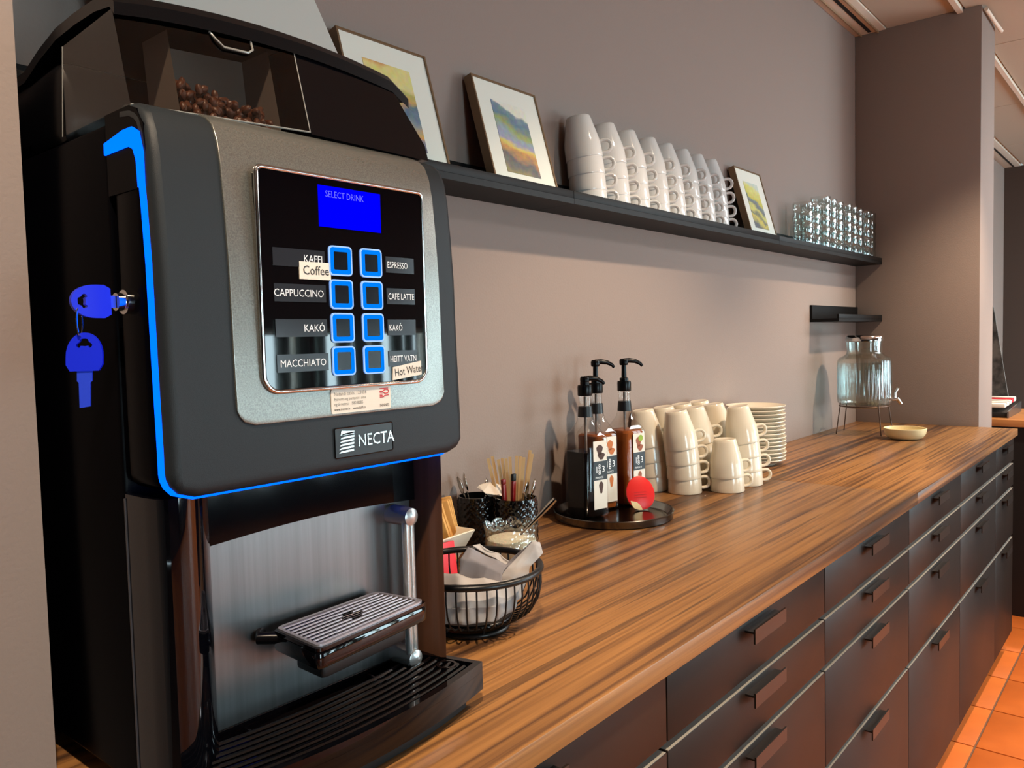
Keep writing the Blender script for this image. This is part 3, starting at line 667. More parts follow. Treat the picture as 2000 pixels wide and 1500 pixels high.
# ------------------------------------------------------------------ things on the shelf
card = thing('white_card', 'plain white display card leaning on the wall above the coffee machine', 'card', (-3.05, -.07, ZSH))
def cardpt(x, z): return (x, -.098 + .095 * (z - ZSH) / .45, z)
pts = [cardpt(-3.26, ZSH + .001), cardpt(-2.885, ZSH + .001), cardpt(-2.888, 1.755), cardpt(-2.905, 1.80), cardpt(-2.985, 2.02), cardpt(-3.30, 2.02)]
n = len(pts); V = pts + [(x, y + .004, z + .001) for x, y, z in pts]
obj('card_board', V, [list(range(n)), list(range(n, 2 * n))[::-1]] + [(k, (k + 1) % n, n + (k + 1) % n, n + k) for k in range(n)], M('card_white', (196, 195, 187), 0.6), card, smooth=False)
def art_mat(name, seed, stops, split=.0):
    m = bpy.data.materials.new(name); m.use_nodes = True; nt = m.node_tree; b = nt.nodes['Principled BSDF']; b.inputs['Roughness'].default_value = .6
    tc = nt.nodes.new('ShaderNodeTexCoord'); sep = nt.nodes.new('ShaderNodeSeparateXYZ')
    mp = nt.nodes.new('ShaderNodeMapping'); mp.inputs['Location'].default_value = (seed * 3.1, 0, seed); mp.inputs['Scale'].default_value = (14, 1, 26)
    nt.links.new(tc.outputs['Object'], mp.inputs[0]); nt.links.new(tc.outputs['Object'], sep.inputs[0])
    n = nt.nodes.new('ShaderNodeTexNoise'); n.inputs['Scale'].default_value = 1; n.inputs['Detail'].default_value = 4; nt.links.new(mp.outputs[0], n.inputs['Vector'])
    ma = nt.nodes.new('ShaderNodeMath'); ma.operation = 'MULTIPLY_ADD'; ma.inputs[1].default_value = .075; nt.links.new(n.outputs['Fac'], ma.inputs[0]); 
    mx_ = nt.nodes.new('ShaderNodeMath'); mx_.operation = 'MULTIPLY_ADD'; mx_.inputs[1].default_value = split; nt.links.new(sep.outputs['X'], mx_.inputs[0]); nt.links.new(sep.outputs['Z'], mx_.inputs[2])
    nt.links.new(mx_.outputs[0], ma.inputs[2])
    mr = nt.nodes.new('ShaderNodeMapRange'); mr.inputs['From Min'].default_value = .075; mr.inputs['From Max'].default_value = .245; nt.links.new(ma.outputs[0], mr.inputs['Value'])
    r = nt.nodes.new('ShaderNodeValToRGB'); el = r.color_ramp.elements
    while len(el) < len(stops): el.new(.5)
    for e, (p, c) in zip(el, stops): e.position = p; e.color = sr(*c)
    n2 = nt.nodes.new('ShaderNodeTexNoise'); n2.inputs['Scale'].default_value = 90; nt.links.new(tc.outputs['Object'], n2.inputs['Vector'])
    ml = nt.nodes.new('ShaderNodeMix'); ml.data_type = 'RGBA'; ml.blend_type = 'SOFT_LIGHT'; ml.inputs[0].default_value = .5
    nt.links.new(mr.outputs[0], r.inputs[0]); nt.links.new(r.outputs[0], ml.inputs[6]); nt.links.new(n2.outputs['Color'], ml.inputs[7]); nt.links.new(ml.outputs[2], b.inputs['Base Color'])
    return m
ARTS = [art_mat('painting_gold_lake', 1, [(0, (100, 96, 110)), (.16, (128, 128, 140)), (.22, (210, 160, 80)), (.34, (120, 140, 150)), (.44, (88, 112, 130)), (.50, (196, 160, 90)), (.60, (176, 168, 96)), (.68, (216, 206, 140)), (.88, (222, 208, 130)), (.96, (206, 150, 84))]),
        art_mat('painting_blue_shore', 2.3, [(0, (140, 130, 90)), (.12, (96, 96, 100)), (.24, (190, 140, 84)), (.32, (206, 190, 100)), (.40, (150, 150, 176)), (.50, (140, 160, 160)), (.58, (150, 160, 96)), (.70, (96, 122, 140)), (.80, (118, 140, 150)), (.84, (224, 222, 205))], split=.25),
        art_mat('painting_green_hill', 4.1, [(0, (100, 100, 104)), (.14, (208, 190, 90)), (.22, (110, 110, 100)), (.32, (206, 200, 110)), (.42, (104, 112, 112)), (.54, (120, 130, 130)), (.60, (196, 186, 70)), (.78, (212, 208, 130)), (.9, (196, 206, 190))], split=.35)]
for i, (x, lab) in enumerate(((-2.768, 'framed autumn lake watercolour beside the white card, half hidden by the coffee machine'), (-2.436, 'framed blue shore watercolour between the coffee machine and the shelf mugs'), (-1.214, 'framed green hill watercolour between the shelf mugs and the glasses'))):
    t = thing('framed_picture', lab, 'picture', (x, -.089, ZSH + .0008), 'framed watercolours on the ledge')
    OFF[t.name] = Vector((0, 0, 0)); t.rotation_euler = (-math.radians(15.5), 0, 0)
    w_, h_ = .1035, .240
    prism('frame', [(-w_, 0), (w_, 0), (w_, h_), (-w_, h_)], 'y', 0, .020, FRAMEB, t, hole=[(-w_ + .004, .004), (w_ - .004, .004), (w_ - .004, h_ - .004), (-w_ + .004, h_ - .004)])
    box('mat_board', -w_ + .0042, w_ - .0042, .0025, .006, .0042, h_ - .0042, MATW, t)
    box('painting', -.057, .052, .0018, .0024, .038, .196, ARTS[i], t)
    box('back_board', -w_ + .0042, w_ - .0042, .014, .018, .0042, h_ - .0042, M('hardboard', (80, 60, 45), .8), t)
# mugs
def make_mug(mat):
    t = thing('mug', 'mug', 'mug', (0, 0, 0), 'x')
    op = [(.0430, .0), (.0434, .002), (.0430, .008), (.0427, .020), (.0422, .030), (.0408, .041), (.0380, .054), (.0350, .067), (.0320, .080), (.0297, .090), (.0282, .0958), (.0262, .0978)]
    ip = [(.0408, .0), (.0406, .008), (.0402, .020), (.0396, .030), (.0382, .041), (.0353, .054), (.0322, .067), (.0292, .080), (.0262, .090), (.0001, .0925)]
    lathe('cup', [(.0001, .0968), (.0235, .0968)] + op[::-1] + [(.0413, -.0009)] + ip, mat, t, 40)
    hp_ = [(.0405, 0, .0365), (.0500, 0, .0378), (.0590, 0, .0368), (.0655, 0, .0310), (.0670, 0, .0235), (.0650, 0, .0160), (.0585, 0, .0105), (.0500, 0, .0090), (.0415, 0, .0098)]
    v, f = tubed(hp_, .0043, 10, sx=1.4); obj('handle', v, f, mat, t)
    return t
def stack(proto, x, y, z, n, hdir, labf, group, pitch=.0365, tilt=2.7, scale=1):
    out = []
    for i in range(n):
        a = math.radians(tilt) * i; dr = -(.0010 * i + .0006 * i * i)
        R = Matrix.Rotation(hdir, 4, 'Z') @ Matrix.Rotation(-a, 4, 'Y')
        m = dup(proto, (x + dr * math.cos(hdir), y + dr * math.sin(hdir), z + pitch * i + .0006 * i * i), R.to_euler(), labf(i), group); out.append(m)
    return out
LV = lambda i, n: 'topmost' if i == n - 1 else ('bottom' if i == 0 else ('second from the top' if i == n - 2 else 'third from the top'))
mug = make_mug(PORC)
shelf_x = [-2.178, -2.075, -1.981, -1.879, -1.790, -1.698, -1.612, -1.524]
for k, x in enumerate(shelf_x):
    stack(mug, x, -.057, ZSH + .001, 4, math.radians(-46 + (k * 7) % 5 - 2), lambda i: 'white upside-down mug, %s of the %s shelf stack from the left' % (LV(i, 4), ORD[k]), 'white mugs stacked on the ledge', pitch=.0352)
purge(mug)
mug = make_mug(PORCW)
# ten stacks on the counter
CS = [(-1.893, -.047, 4, -50, 'hindmost stack behind the syrup bottles'), (-1.883, -.1385, 4, -42, 'front stack nearest the syrup tray'), (-1.7895, -.047, 4, -30, 'wall-side stack behind the front stack'), (-1.7690, -.1300, 4, -45, 'middle stack behind the two-mug stack'),
      (-1.6850, -.047, 4, -35, 'second wall-side stack towards the plates'), (-1.6560, -.1330, 4, -50, 'middle stack next to the plates'), (-1.806, -.2200, 2, -40, 'low front stack of two'), (-1.695, -.2230, 4, -46, 'right-hand front stack before the plates'), (-1.5800, -.047, 4, -30, 'wall-side stack nearest the plates')]
for (x, y, n, hd, nm) in CS:
    stack(mug, x, y, ZT + .001, n, math.radians(hd), lambda i: 'cream mug, %s of the %s' % ('upper' if (n == 2 and i == 1) else LV(i, n), nm), 'mugs stacked on the counter')
purge(mug)
# drinking glasses
gl = thing('drinking_glass', 'glass', 'glass', (0, 0, 0), 'x')
lathe('tumbler', [(.0001, .0), (.0255, .0), (.0295, .004), (.0340, .016), (.0362, .030), (.0350, .043), (.0338, .050), (.0345, .066), (.0358, .084), (.0350, .0856), (.0340, .084), (.0325, .066), (.0318, .050), (.0335, .040), (.0340, .030), (.0315, .016), (.0265, .010), (.0001, .009)], GLASS, gl, 20)
GX = [(-.815, 3), (-.728, 3), (-.641, 4), (-.554, 4), (-.467, 4), (-.380, 4), (-.293, 4), (-.206, 4), (-.119, 4), (-.042, 4)]
for k, (x, n) in enumerate(GX):
    for i in range(n):
        dup(gl, (x, -.062 + .004 * math.sin(k * 2.1), ZSH + .0008 + i * .0405), (0, 0, k + i), 'clear drinking glass, %s of the %s stack from the left' % (LV(i, n), ORD[k]), 'stacked glasses on the ledge')
purge(gl)

# ------------------------------------------------------------------ plates
plp = [(.0001, .003), (.050, .003), (.055, .0), (.061, .0), (.063, .003), (.083, .0125), (.0895, .0150), (.0905, .0165), (.0900, .0185), (.0885, .0187), (.082, .0152), (.063, .0062), (.055, .0055), (.0001, .0055)]
pt = lathe('plate', plp, PORCW, seg=48); rp_ = random.Random(2); NP = 15
for i in range(NP):
    q = pt.copy(); COL.objects.link(q); q.location = (-1.352 + rp_.uniform(-.002, .002), -.1050 + rp_.uniform(-.002, .002), ZT + .0005 + i * .0118); q.rotation_euler = (rp_.uniform(-.006, .006), rp_.uniform(-.006, .006), rp_.uniform(0, 6))
    tag(q, 'cream plate, %s in the plate stack on the counter' % ('topmost' if i == NP - 1 else 'bottom one' if i == 0 else ORD[NP - 1 - i] + ' from the top'), 'plate', 'plates stacked on the counter')
bpy.data.objects.remove(pt)

# ------------------------------------------------------------------ drinks dispenser, stand, bowl
DX, DY, DZ = -.440, -.165, 1.012
dd = thing('drinks_dispenser', 'ribbed glass drinks dispenser with metal lid and tap', 'dispenser', (DX, DY, DZ))
def rib(a, r, z): return ((r + (.0011 * math.cos(a * 46) if .02 < z < .185 and r > .09 else 0)), z)
jo = [(.0001, .0), (.070, .0), (.086, .008), (.0965, .022), (.0985, .040), (.0985, .180), (.094, .195), (.074, .206), (.066, .212), (.064, .222), (.066, .240), (.068, .262)]
lathe('jar', jo + [(.066, .262), (.062, .222), (.070, .205), (.0915, .192), (.0955, .178), (.0955, .042), (.083, .014), (.0001, .008)], JARG, dd, 184, (DX, DY, DZ), rad=rib)
lathe('water', [(.0001, .010), (.082, .016), (.0945, .042), (.0945, .172), (.0001, .172)], WATER, dd, 64, (DX, DY, DZ))
lathe('lid', [(.0001, .285), (.060, .285), (.066, .281), (.0695, .274), (.0695, .262), (.0665, .260), (.0001, .262)], CHROME, dd, 48, (DX, DY, DZ))
tr = Vector((.70, -.714, 0)); tb = Vector((DX, DY, DZ + .030)) + tr * .097
tp = tube('tap', [tuple(tb - tr * .004), tuple(tb + tr * .004), tuple(tb + tr * .0045), tuple(tb + tr * .040)], [.014, .014, .007, .007], CHROME, dd, 16)
tube('spout', [tuple(tb + tr * .036 + Vector((0, 0, .004))), tuple(tb + tr * .045 + Vector((0, 0, -.008))), tuple(tb + tr * .054 + Vector((0, 0, -.020)))], [.008, .008, .006], CHROME, tp, 14)
tube('lever', [tuple(tb + tr * .030 + Vector((0, 0, .004))), tuple(tb + tr * .030 + Vector((0, 0, .024))), tuple(tb + tr * .042 + Vector((0, 0, .042)))], [.005, .0045, .006], CHROME, tp, 12)
ds = thing('dispenser_stand', 'thin four-legged wire stand under the drinks dispenser', 'stand', (DX, DY, ZT))
WIRE = M('bronze_wire', (84, 62, 48), .4, metal=.5)
tube('ring', [(DX + .0915 * math.cos(a), DY + .0915 * math.sin(a), DZ + .008) for a in [2 * PI * k / 48 for k in range(48)]], .0022, WIRE, ds, 6, True)
for a in (math.radians(128), math.radians(60), math.radians(228), math.radians(308)):
    c_, s_ = math.cos(a), math.sin(a)
    tube('leg', [(DX + .0935 * c_, DY + .0935 * s_, DZ + .022), (DX + .0945 * c_, DY + .0945 * s_, DZ + .006), (DX + .110 * c_, DY + .110 * s_, ZT + .0025)], .0022, WIRE, ds, 8)
bw = lathe('serving_bowl', shell([(.045, .0), (.060, .006), (.070, .020), (.074, .040)], .004), CREAM, seg=56, loc=(-.530, -.335, ZT + .0004)); tag(bw, 'shallow cream ceramic bowl beside the drinks dispenser', 'bowl')

# ------------------------------------------------------------------ syrup tray
TX, TY = -2.224, -.1385
tr_ = lathe('serving_tray', [(.0001, .003), (.116, .003), (.122, .005), (.131, .0165), (.134, .018), (.1355, .0165), (.1345, .0145), (.133, .002), (.118, .0), (.0001, .0)], M('tray_steel', (104, 101, 98), .18, metal=1.0), seg=72, loc=(TX, TY, ZT + .0004))
tag(tr_, 'round steel serving tray under the syrup bottles', 'tray')
ZTR = ZT + .0038
def ring_sq(h, r, n=8):   # rounded square half-width h, corner radius r
    return rrect(-h, h, -h, h, r, n)
def loft(name, secs, mat, parent, cap=True):
    """secs: [(half, cornerR, z)] in the parent's local space"""
    V, F = [], []; n = None
    for (h, r, z) in secs:
        p = ring_sq(h, min(r, h * .999)); n = len(p); V += [(x, y, z) for x, y in p]
    for i in range(len(secs) - 1):
        for k in range(n): F.append((i * n + k, i * n + (k + 1) % n, (i + 1) * n + (k + 1) % n, (i + 1) * n + k))
    if cap: F += [list(range(n))[::-1], [(len(secs) - 1) * n + k for k in range(n)]]
    return obj(name, V, F, mat, parent)
LABB = M('label_black', (18, 18, 20), .4)
def bottle(x, y, rz, label, liq, fill, up, artcol, spout):
    t = thing('syrup_bottle', label, 'bottle', (x, y, ZTR), 'syrup bottles on the tray'); OFF[t.name] = Vector((0, 0, 0)); t.rotation_euler = (0, 0, rz)
    H = .0365
    loft('glass_body', [(.030, .012, 0), (H, .009, .004), (H, .009, .175), (H - .002, .012, .183), (.029, .020, .196), (.020, .0195, .213), (.0165, .0164, .228), (.0145, .0144, .250), (.0142, .0141, .272)], BOTG, t, False)
    loft('syrup', [(.029, .011, .002), (H - .0025, .012, .006), (H - .0025, .012, min(fill, .174))] + ([(H - .006, .015, fill)] if fill > .174 else []), liq, t)
    # label on the front (-y) face
    lb = box('label', -.013, .0275, -H - .0008, -H, .020, .172, PAPERW, t)
    box('label_band', -.013, .0275, -H - .0011, -H - .0008, .085, .127, LABB, lb)
    lettering('lettering', '1', .021, PRINTW, lb, (-.0095, -H - .0016, .1015)); lettering('lettering', '8', .016, PRINTW, lb, (.0000, -H - .0016, .1095)); lettering('lettering', '8', .017, PRINTW, lb, (.0000, -H - .0016, .0970)); lettering('lettering', '3', .021, PRINTW, lb, (.0110, -H - .0016, .1015))
    lettering('lettering', 'FRANCE', .0066, PRINTW, lb, (-.009, -H - .0016, .0885))
    am = M('label_art_%d_%d_%d' % artcol[0], artcol[0], .6)
    for (px, pz, a, b) in ((.006, .152, .009, .012), (.011, .138, .010, .008), (.009, .068, .006, .014)):
        obj('label_picture', [(px + a * math.cos(q) * (1 + .25 * math.sin(3 * q)), -H - .0012, pz + b * math.sin(q)) for q in [2 * PI * k / 14 for k in range(14)]], [list(range(14))], am, lb, smooth=False)
    if len(artcol) > 1:
        obj('label_leaf', [(.013 + .008 * math.cos(q), -H - .0014, .160 + .008 * math.sin(q)) for q in [2 * PI * k / 12 for k in range(12)]], [list(range(12))], M('leaf_green', (140, 170, 50), .6), lb, smooth=False)
    lathe('neck_label', [(.0160, .226), (.0172, .2245), (.0154, .248), (.0150, .248)], LABB, t, 28)
    lathe('collar', [(.0001, .272), (.0158, .272), (.0165, .274), (.0165, .292), (.0155, .296), (.0001, .297)], BLACKS, t, 36)
    tube('dip_tube', [(0, 0, .01), (0, 0, .27)], .0032, M('tube_grey', (120, 105, 95), .3), t, 10)
    zh = .300 if not up else .334
    lathe('pump_stem', [(.0105, .296), (.0105, .303), (.0062, .305), (.0055, zh + .004)], BLACKS, t, 24)
    dx, dy = math.cos(spout), math.sin(spout)
    hd = lathe('pump_head', [(.0001, zh), (.0090, zh), (.0105, zh + .004), (.0105, zh + .011), (.0085, zh + .015), (.0001, zh + .016)], BLACKS, t, 28)
    tube('pump_spout', [(0, 0, zh + .010), (.014 * dx, .014 * dy, zh + .011), (.028 * dx, .028 * dy, zh + .009), (.040 * dx, .040 * dy, zh + .003), (.045 * dx, .045 * dy, zh - .003)], [.0065, .006, .0052, .0042, .0035], BLACKS, hd, 12)
    return t
bottle(-2.262, -.093, math.radians(-12), 'chocolate syrup bottle with pump pressed down, nearest the coffee machine', DARKLIQ, .148, False, [(70, 40, 28)], math.radians(-30))
bottle(-2.184, -.070, math.radians(-12), 'amber syrup bottle with raised pump between two others', AMBER, .178, True, [(190, 105, 45)], math.radians(-30))
bottle(-2.098, -.094, math.radians(-10), 'amber hazelnut syrup bottle with green leaf label, nearest the mugs', AMBER, .180, True, [(150, 80, 50), 1], math.radians(-35))
# red round piece leaning on the tray
rd = thing('red_disc', 'red oval plastic disc with cream underside propped on the tray', 'disc', (-2.150, -.170, ZTR)); OFF[rd.name] = Vector((0, 0, 0))
rd.rotation_euler = (math.radians(-18), 0, math.radians(-38))
pl_ = [(.0345 * math.cos(q) * (1 - .06 * math.sin(q)), .041 + .0395 * math.sin(q)) for q in [2 * PI * k / 36 for k in range(36)]]
prism('disc_face', pl_, 'y', -.0025, .0015, RED, rd, bev=.001); prism('disc_back', [(x * .93, .036 + (z - .038) * .93) for x, z in pl_], 'y', .0016, .006, CREAM, rd)
cr = [(-.027, .024), (-.025, .014), (-.020, .006), (-.008, .0015), (.000, .0015), (-.004, .012), (-.012, .020)]
prism('disc_patch', cr, 'y', -.0032, -.0026, CREAM, rd)
for z in (.030, .036, .042): box('embossed_line', -.016, .014, -.0031, -.0026, z, z + .0012, M('deep_red', (190, 24, 26), .4), rd)

# ------------------------------------------------------------------ cups of spoons and stirrers
DIAM = M('black_cut_glass', (10, 10, 11), .1, spec=.7)
def dia(a, r, z):
    if r < .03 or z < .008 or z > .090: return r, z
    q = abs(math.sin(9 * a + z * 230)) * abs(math.sin(9 * a - z * 230)); return r + .0022 * q, z
def black_cup(x, y, r, h, label):
    outer = [(r * .92, .0), (r * .97, .006)] + [(r, .010 + (h - .016) * k / 34) for k in range(35)] + [(r, h)]
    c = lathe('holder_cup', [(.0001, 0)] + outer + [(r - .003, h)] + [(r - .0035, .006), (.0001, .006)], DIAM, seg=108, loc=(x, y, ZT + .0004), rad=dia)
    tag(c, label, 'cup', 'black utensil cups'); return c
HC = .097
black_cup(-2.577, -.0445, .0375, HC, 'black diamond-cut cup holding spoons and a white sachet')
black_cup(-2.548, -.1235, .0400, HC, 'black diamond-cut cup holding wooden stirrers')
SPOON = M('spoon_steel', (200, 198, 192), .14, metal=1.0)
def spoon(x, y, z, tilt, az, label, L=.135, flip=False):
    """bowl up: handle goes down into the cup; local z = along the spoon"""
    t = thing('teaspoon', label, 'spoon', (x, y, z), 'loose teaspoons'); OFF[t.name] = Vector((0, 0, 0)); t.rotation_euler = (0, tilt, az)
    s = -1 if flip else 1
    v, f = tubed([(0, 0, 0), (0, 0, L * .5), (0, 0, L * .72)] , [.0030, .0022, .0018], 8, sx=2.0); obj('handle', v, f, SPOON, t)
    V, F = [], []; nu, nv = 12, 6
    for i in range(nv + 1):
        for k in range(nu):
            a = 2 * PI * k / nu; q = i / nv
            V.append((.0055 * (1 - q * q) * s - .002 * s, .0125 * q * math.cos(a) * (1 - .12 * math.sin(a)), L * .86 + .0195 * q * math.sin(a)))
    for i in range(nv):
        for k in range(nu): F.append((i * nu + k, i * nu + (k + 1) % nu, (i + 1) * nu + (k + 1) % nu, (i + 1) * nu + k))
    o = obj('bowl', V, F, SPOON, t); md = o.modifiers.new('thick', 'SOLIDIFY'); md.thickness = .0012
    return t
spoon(-2.572, -.040, ZT + .010, .20, math.radians(140), 'teaspoon leaning left in the black spoon cup')
spoon(-2.585, -.050, ZT + .010, .26, math.radians(152), 'teaspoon at the left rim of the black spoon cup', flip=True)
spoon(-2.570, -.048, ZT + .010, .13, math.radians(-60), 'short teaspoon beside the white sachet', L=.120)
spoon(-2.545, -.125, ZT + .010, .16, math.radians(-70), 'teaspoon among the stirrers facing the room', L=.118, flip=True)
spoon(-2.540, -.120, ZT + .010, .30, math.radians(-48), 'teaspoon leaning right out of the stirrer cup', L=.125)
rs = random.Random(11)
sa = obj('sachet', [(-2.590, -.075, 1.018), (-2.556, -.092, 1.010), (-2.545, -.085, 1.024), (-2.566, -.056, 1.030), (-2.586, -.060, 1.028), (-2.588, -.078, 1.014), (-2.558, -.095, 1.006), (-2.544, -.088, 1.020), (-2.562, -.052, 1.026), (-2.590, -.058, 1.024), (-2.567, -.074, 1.033), (-2.566, -.076, 1.000)],
         [(0, 1, 10), (1, 2, 10), (2, 3, 10), (3, 4, 10), (4, 0, 10), (5, 11, 6), (6, 11, 7), (7, 11, 8), (8, 11, 9), (9, 11, 5), (0, 5, 6, 1), (1, 6, 7, 2), (2, 7, 8, 3), (3, 8, 9, 4), (4, 9, 5, 0)], M('sachet_paper', (232, 222, 208), .6), smooth=False)
tag(sa, 'crumpled white sachet between the two black cups', 'sachet')
STN = ['leftmost', 'second from the left', 'third from the left', 'fourth from the left', 'fifth from the left', 'sixth from the left', 'seventh from the left', 'eighth from the left', 'ninth from the left', 'tenth from the left', 'rightmost']
for k in range(11):
    u = -1 + 2 * k / 10; L = .168 + rs.uniform(-.006, .006) + (.012 if k > 8 else 0)
    bx, by = -2.545 + .012 * u * .64 + rs.uniform(-.002, .002) + .008 * (k % 2), -.112 - .012 * u * .77 + rs.uniform(-.002, .002) + .007 * (k % 2)
    tx, ty = bx + .034 * u * .64 + .006 + rs.uniform(-.003, .003), by - .034 * u * .77 + .006 + rs.uniform(-.003, .003)
    z0 = ZT + .008; d_ = Vector((tx - bx, ty - by, L)).normalized(); sd = Vector((.64, -.77, 0)); nn = d_.cross(sd).normalized(); sd = nn.cross(d_)
    c0 = Vector((bx, by, z0)); c1 = c0 + d_ * L; V = []
    for c_ in (c0, c1):
        for (a, b) in ((-1, -1), (1, -1), (1, 1), (-1, 1)): V.append(tuple(c_ + sd * (.0030 * a) + nn * (.0009 * b)))
    o = obj('wooden_stirrer', V, [(0, 1, 2, 3), (4, 7, 6, 5), (0, 4, 5, 1), (1, 5, 6, 2), (2, 6, 7, 3), (3, 7, 4, 0)], CORK, smooth=False)
    tag(o, 'pale wooden stirrer, %s in the black cup' % STN[k], 'stirrer', 'wooden stirrers in the cup')
for k, (dx, m1) in enumerate(((-.027, M('dark_red', (120, 24, 26), .35)), (-.016, M('dark_red')))):
    t = thing('red_tube', ['dark red slim tube leaning left in the stirrer cup', 'dark red slim tube with black cap in the stirrer cup'][k], 'tube', (-2.548 + dx * .64, -.1235 - dx * .77 - .008, ZT + .008), 'red tubes in the stirrer cup'); OFF[t.name] = Vector((0, 0, 0)); t.rotation_euler = (.03, -.08 if k == 0 else .03, 0)
    box('tube_body', -.0045, .0045, -.003, .003, 0, .118 + .004 * k, m1, t, bev=.001); box('cap', -.0048, .0048, -.0033, .0033, .1185 + .004 * k, .128 + .008 * k, BLACKM if k else m1, t, bev=.001)

# ------------------------------------------------------------------ square bowl of sugar sticks
WX_, WY_ = -2.786, -.096
sq = thing('square_bowl', 'white square bowl full of brown sugar packets behind the machine', 'bowl', (WX_, WY_, ZT)); OFF[sq.name] = Vector((0, 0, 0)); sq.rotation_euler = (0, 0, math.radians(4))
def sqs(h, z): return [(x, y, z) for x, y in rrect(-h, h, -h, h, .004, 3)]
secs = [(.040, .0005), (.042, .003), (.072, .070), (.0705, .0715), (.068, .070), (.039, .006)]
V, F = [], []; n = len(sqs(.05, 0))
for h, z in secs: V += sqs(h, z)
for i in range(len(secs) - 1):
    for k in range(n): F.append((i * n + k, i * n + (k + 1) % n, (i + 1) * n + (k + 1) % n, (i + 1) * n + k))
F += [list(range(n))[::-1], [(len(secs) - 1) * n + k for k in range(n)]]
obj('bowl_body', V, F, PORCW, sq)
for k in range(6):
    t = box('sugar_packet', -.026, .026, -.004, .004, 0, .102, PACK, bev=.003, loc=(WX_ + .034 + .0100 * k, WY_ - .030 + .004 * (k % 3) + .006 * k, ZT + .014 + .002 * (k % 2)))
    t.rotation_euler = (-.06 + .05 * (k % 3), .30 - .02 * k, math.radians(110 + 4 * k)); tag(t, 'brown sugar packet, %s in the square white bowl' % ['leftmost', 'second from the left', 'third from the left', 'third from the right', 'second from the right', 'rightmost'][k], 'packet', 'sugar packets in the square bowl')
t = box('tea_packet', -.030, .030, -.002, .002, 0, .066, PACKR, bev=.0015, loc=(-2.806, -.182, ZT + .002)); t.rotation_euler = (-.16, .05, .08); tag(t, 'red tea packet leaning on the square bowl', 'packet')

# ------------------------------------------------------------------ glass sugar bowl
GX_, GY_ = -2.652, -.196
def scal(a, r, z):
    k = max(0.0, (z - .052) / .020); return r * (1 + .03 * k * math.cos(10 * a)), z + .0075 * k * (abs(math.cos(5 * a)) - .5)
gb = lathe('sugar_bowl', [(.0001, 0), (.026, 0), (.032, .005), (.042, .018), (.048, .032), (.0485, .044), (.0465, .054), (.0475, .062), (.0495, .072), (.0480, .0725), (.0455, .062), (.0445, .054), (.0462, .044), (.0455, .032), (.040, .020), (.030, .009), (.0001, .006)], HOBG, seg=100, loc=(GX_, GY_, ZT + .0004), rad=scal)
tag(gb, 'scalloped bobbled glass bowl of white sugar', 'bowl')
su = lathe('sugar', [(.0001, .008), (.029, .010), (.0390, .021), (.0445, .033), (.0450, .043), (.0432, .0475), (.030, .0515), (.0001, .0535)], SUGAR, seg=48, loc=(GX_, GY_, ZT + .0004)); tag(su, 'white granulated sugar filling the glass bowl', 'sugar', kind='stuff')
sp = thing('sugar_spoon', 'steel spoon handle sticking out of the sugar bowl', 'spoon', (GX_ + .01, GY_ - .005, ZT + .045)); OFF[sp.name] = Vector((0, 0, 0))
D_ = Vector((.64 * .62, -.77 * .62, .62)).normalized()
v, f = tubed([tuple(D_ * a) for a in (0, .030, .060, .090, .100)], [.0024, .0030, .0042, .0050, .0044], 10, sx=1.7); obj('handle', v, f, SPOON, sp)
lathe('bowl', [(.0001, -.004), (.010, -.002), (.015, .003), (.0145, .0035), (.009, -.001), (.0001, -.0025)], SPOON, sp, 24, (-.006, .006, .004))

# ------------------------------------------------------------------ wire basket with napkins
BX, BY = -2.928, -.353
BW = M('black_wire', (14, 14, 15), .35)
bk = thing('wire_basket', 'round black wire basket holding grey napkins', 'basket', (BX, BY, ZT))
def circ(r, z, n=64): return [(BX + r * math.cos(2 * PI * k / n), BY + r * math.sin(2 * PI * k / n), ZT + z) for k in range(n)]
tube('rim', circ(.0985, .086), .0048, BW, bk, 10, True)
tube('foot_ring', circ(.050, .0042), .0040, BW, bk, 10, True); tube('base_ring', circ(.054, .017), .0036, BW, bk, 10, True)
lathe('base_disc', [(.0001, .0180), (.053, .0180), (.053, .0195), (.0001, .0195)], BW, bk, 48, (BX, BY, ZT))
for k in range(6):
    a = 2 * PI * k / 6; tube('foot_post', [(BX + .050 * math.cos(a), BY + .050 * math.sin(a), ZT + .004), (BX + .053 * math.cos(a), BY + .053 * math.sin(a), ZT + .017)], .002, BW, bk, 6)
wp = [(.0540, .0165), (.070, .0200), (.086, .0300), (.0955, .0470), (.0990, .0650), (.0985, .0845)]
wme = None
for k in range(46):
    if wme is None:
        v, f = tubed([(r, 0, z) for r, z in wp], .00125, 6); o = obj('wire', v, f, BW, bk); 
        for q in o.data.vertices: q.co += off(bk)
        wme = o.data
        for q in o.data.vertices: pass
    else:
        o = bpy.data.objects.new('wire', wme); COL.objects.link(o); o.parent = bk
    o.rotation_euler = (0, 0, 2 * PI * k / 46)
CRUMP = bpy.data.textures.new('crumple', 'VORONOI'); CRUMP.noise_scale = .035; CRUMP.noise_intensity = 1.0
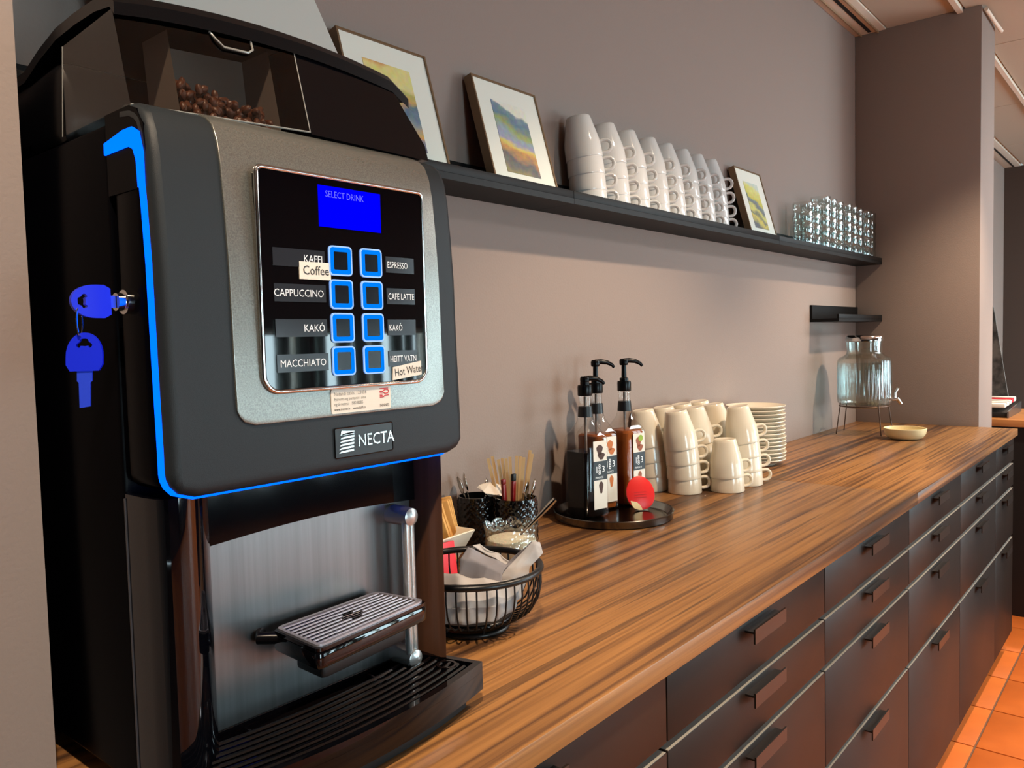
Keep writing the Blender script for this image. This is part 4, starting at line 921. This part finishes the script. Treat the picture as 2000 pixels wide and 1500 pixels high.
def napkin(rows, mat, label, th=.0022):
    """rows: grid of points (list of lists)"""
    nr, ncl = len(rows), len(rows[0]); V = [Vector(p) for r in rows for p in r]; F = []
    for i in range(nr - 1):
        for j in range(ncl - 1): F.append((i * ncl + j, i * ncl + j + 1, (i + 1) * ncl + j + 1, (i + 1) * ncl + j))
    o = obj('napkin', [tuple(p) for p in V], F, mat, sharp=50)
    ms = o.modifiers.new('sub', 'SUBSURF'); ms.subdivision_type = 'SIMPLE'; ms.levels = 4; ms.render_levels = 4
    mdp = o.modifiers.new('crumple', 'DISPLACE'); mdp.texture = CRUMP; mdp.strength = .011; mdp.mid_level = .5; mdp.texture_coords = 'GLOBAL'
    md = o.modifiers.new('thick', 'SOLIDIFY'); md.thickness = th; md.offset = 0
    tag(o, label, 'napkin', 'napkins in the wire basket'); return o
def L_(x, y, z): return (BX + x, BY + y, ZT + (z if z < .075 else .075 + (z - .075) * .6))
rv = Vector((.64, -.77, 0)); fv = Vector((-.77, -.64, 0))   # picture-right, towards the viewer (horizontal)
def Q(r, t, z): p = rv * r + fv * t; return L_(p.x, p.y, z)
napkin([[Q(-.080, .046, .034), Q(-.050, .062, .030), Q(-.010, .074, .030), Q(.030, .070, .032), Q(.060, .050, .038)],
        [Q(-.086, .046, .055), Q(-.052, .068, .052), Q(-.008, .082, .054), Q(.034, .076, .054), Q(.066, .052, .058)],
        [Q(-.088, .034, .082), Q(-.050, .052, .078), Q(-.006, .058, .082), Q(.036, .060, .078), Q(.068, .044, .078)],
        [Q(-.080, .000, .088), Q(-.046, .016, .090), Q(-.004, .020, .082), Q(.030, .030, .076), Q(.060, .024, .070)]], NAPK2, 'pale napkin lining the front of the wire basket')
napkin([[Q(-.004, .012, .030), Q(.024, .024, .034), Q(.046, .030, .040)],
        [Q(-.016, .012, .070), Q(.014, .026, .072), Q(.044, .034, .072)],
        [Q(-.014, .000, .112), Q(.012, .012, .106), Q(.044, .026, .086)],
        [Q(-.004, -.010, .136), Q(.020, -.004, .122), Q(.052, .010, .096)]], NAPK, 'dark grey folded napkin standing in the middle of the basket')
napkin([[Q(.002, -.022, .132), Q(.030, -.010, .112), Q(.056, .000, .090)], [Q(.012, -.026, .137), Q(.040, -.016, .117), Q(.064, -.006, .096)], [Q(.008, -.034, .118), Q(.036, -.024, .100), Q(.060, -.014, .080)]], NAPK2, 'rolled pale napkin lying across the basket middle')
napkin([[Q(.026, .034, .040), Q(.052, .030, .040), Q(.070, .020, .046)],
        [Q(.040, .024, .078), Q(.064, .020, .084), Q(.082, .010, .094)],
        [Q(.068, .006, .118), Q(.086, .004, .126), Q(.101, -.002, .122)],
        [Q(.089, -.004, .148), Q(.092, -.004, .147), Q(.096, -.006, .145)]], NAPK2, 'pointed pale napkin rising at the right of the basket')
napkin([[Q(.030, .012, .070), Q(.050, .006, .076), Q(.066, .002, .080)], [Q(.052, .000, .100), Q(.068, -.006, .108), Q(.080, -.008, .112)], [Q(.086, -.012, .146), Q(.088, -.012, .145), Q(.091, -.012, .143)]], NAPK, 'narrow grey napkin behind the pointed one')
napkin([[Q(-.075, -.030, .050), Q(-.040, -.020, .045), Q(-.005, -.015, .046)], [Q(-.078, -.010, .074), Q(-.040, .000, .072), Q(-.004, .004, .078)], [Q(-.070, .020, .060), Q(-.036, .030, .058), Q(.000, .034, .056)]], NAPK2, 'flat pale napkin at the left inside the basket')
print('scene built', len(bpy.data.objects))
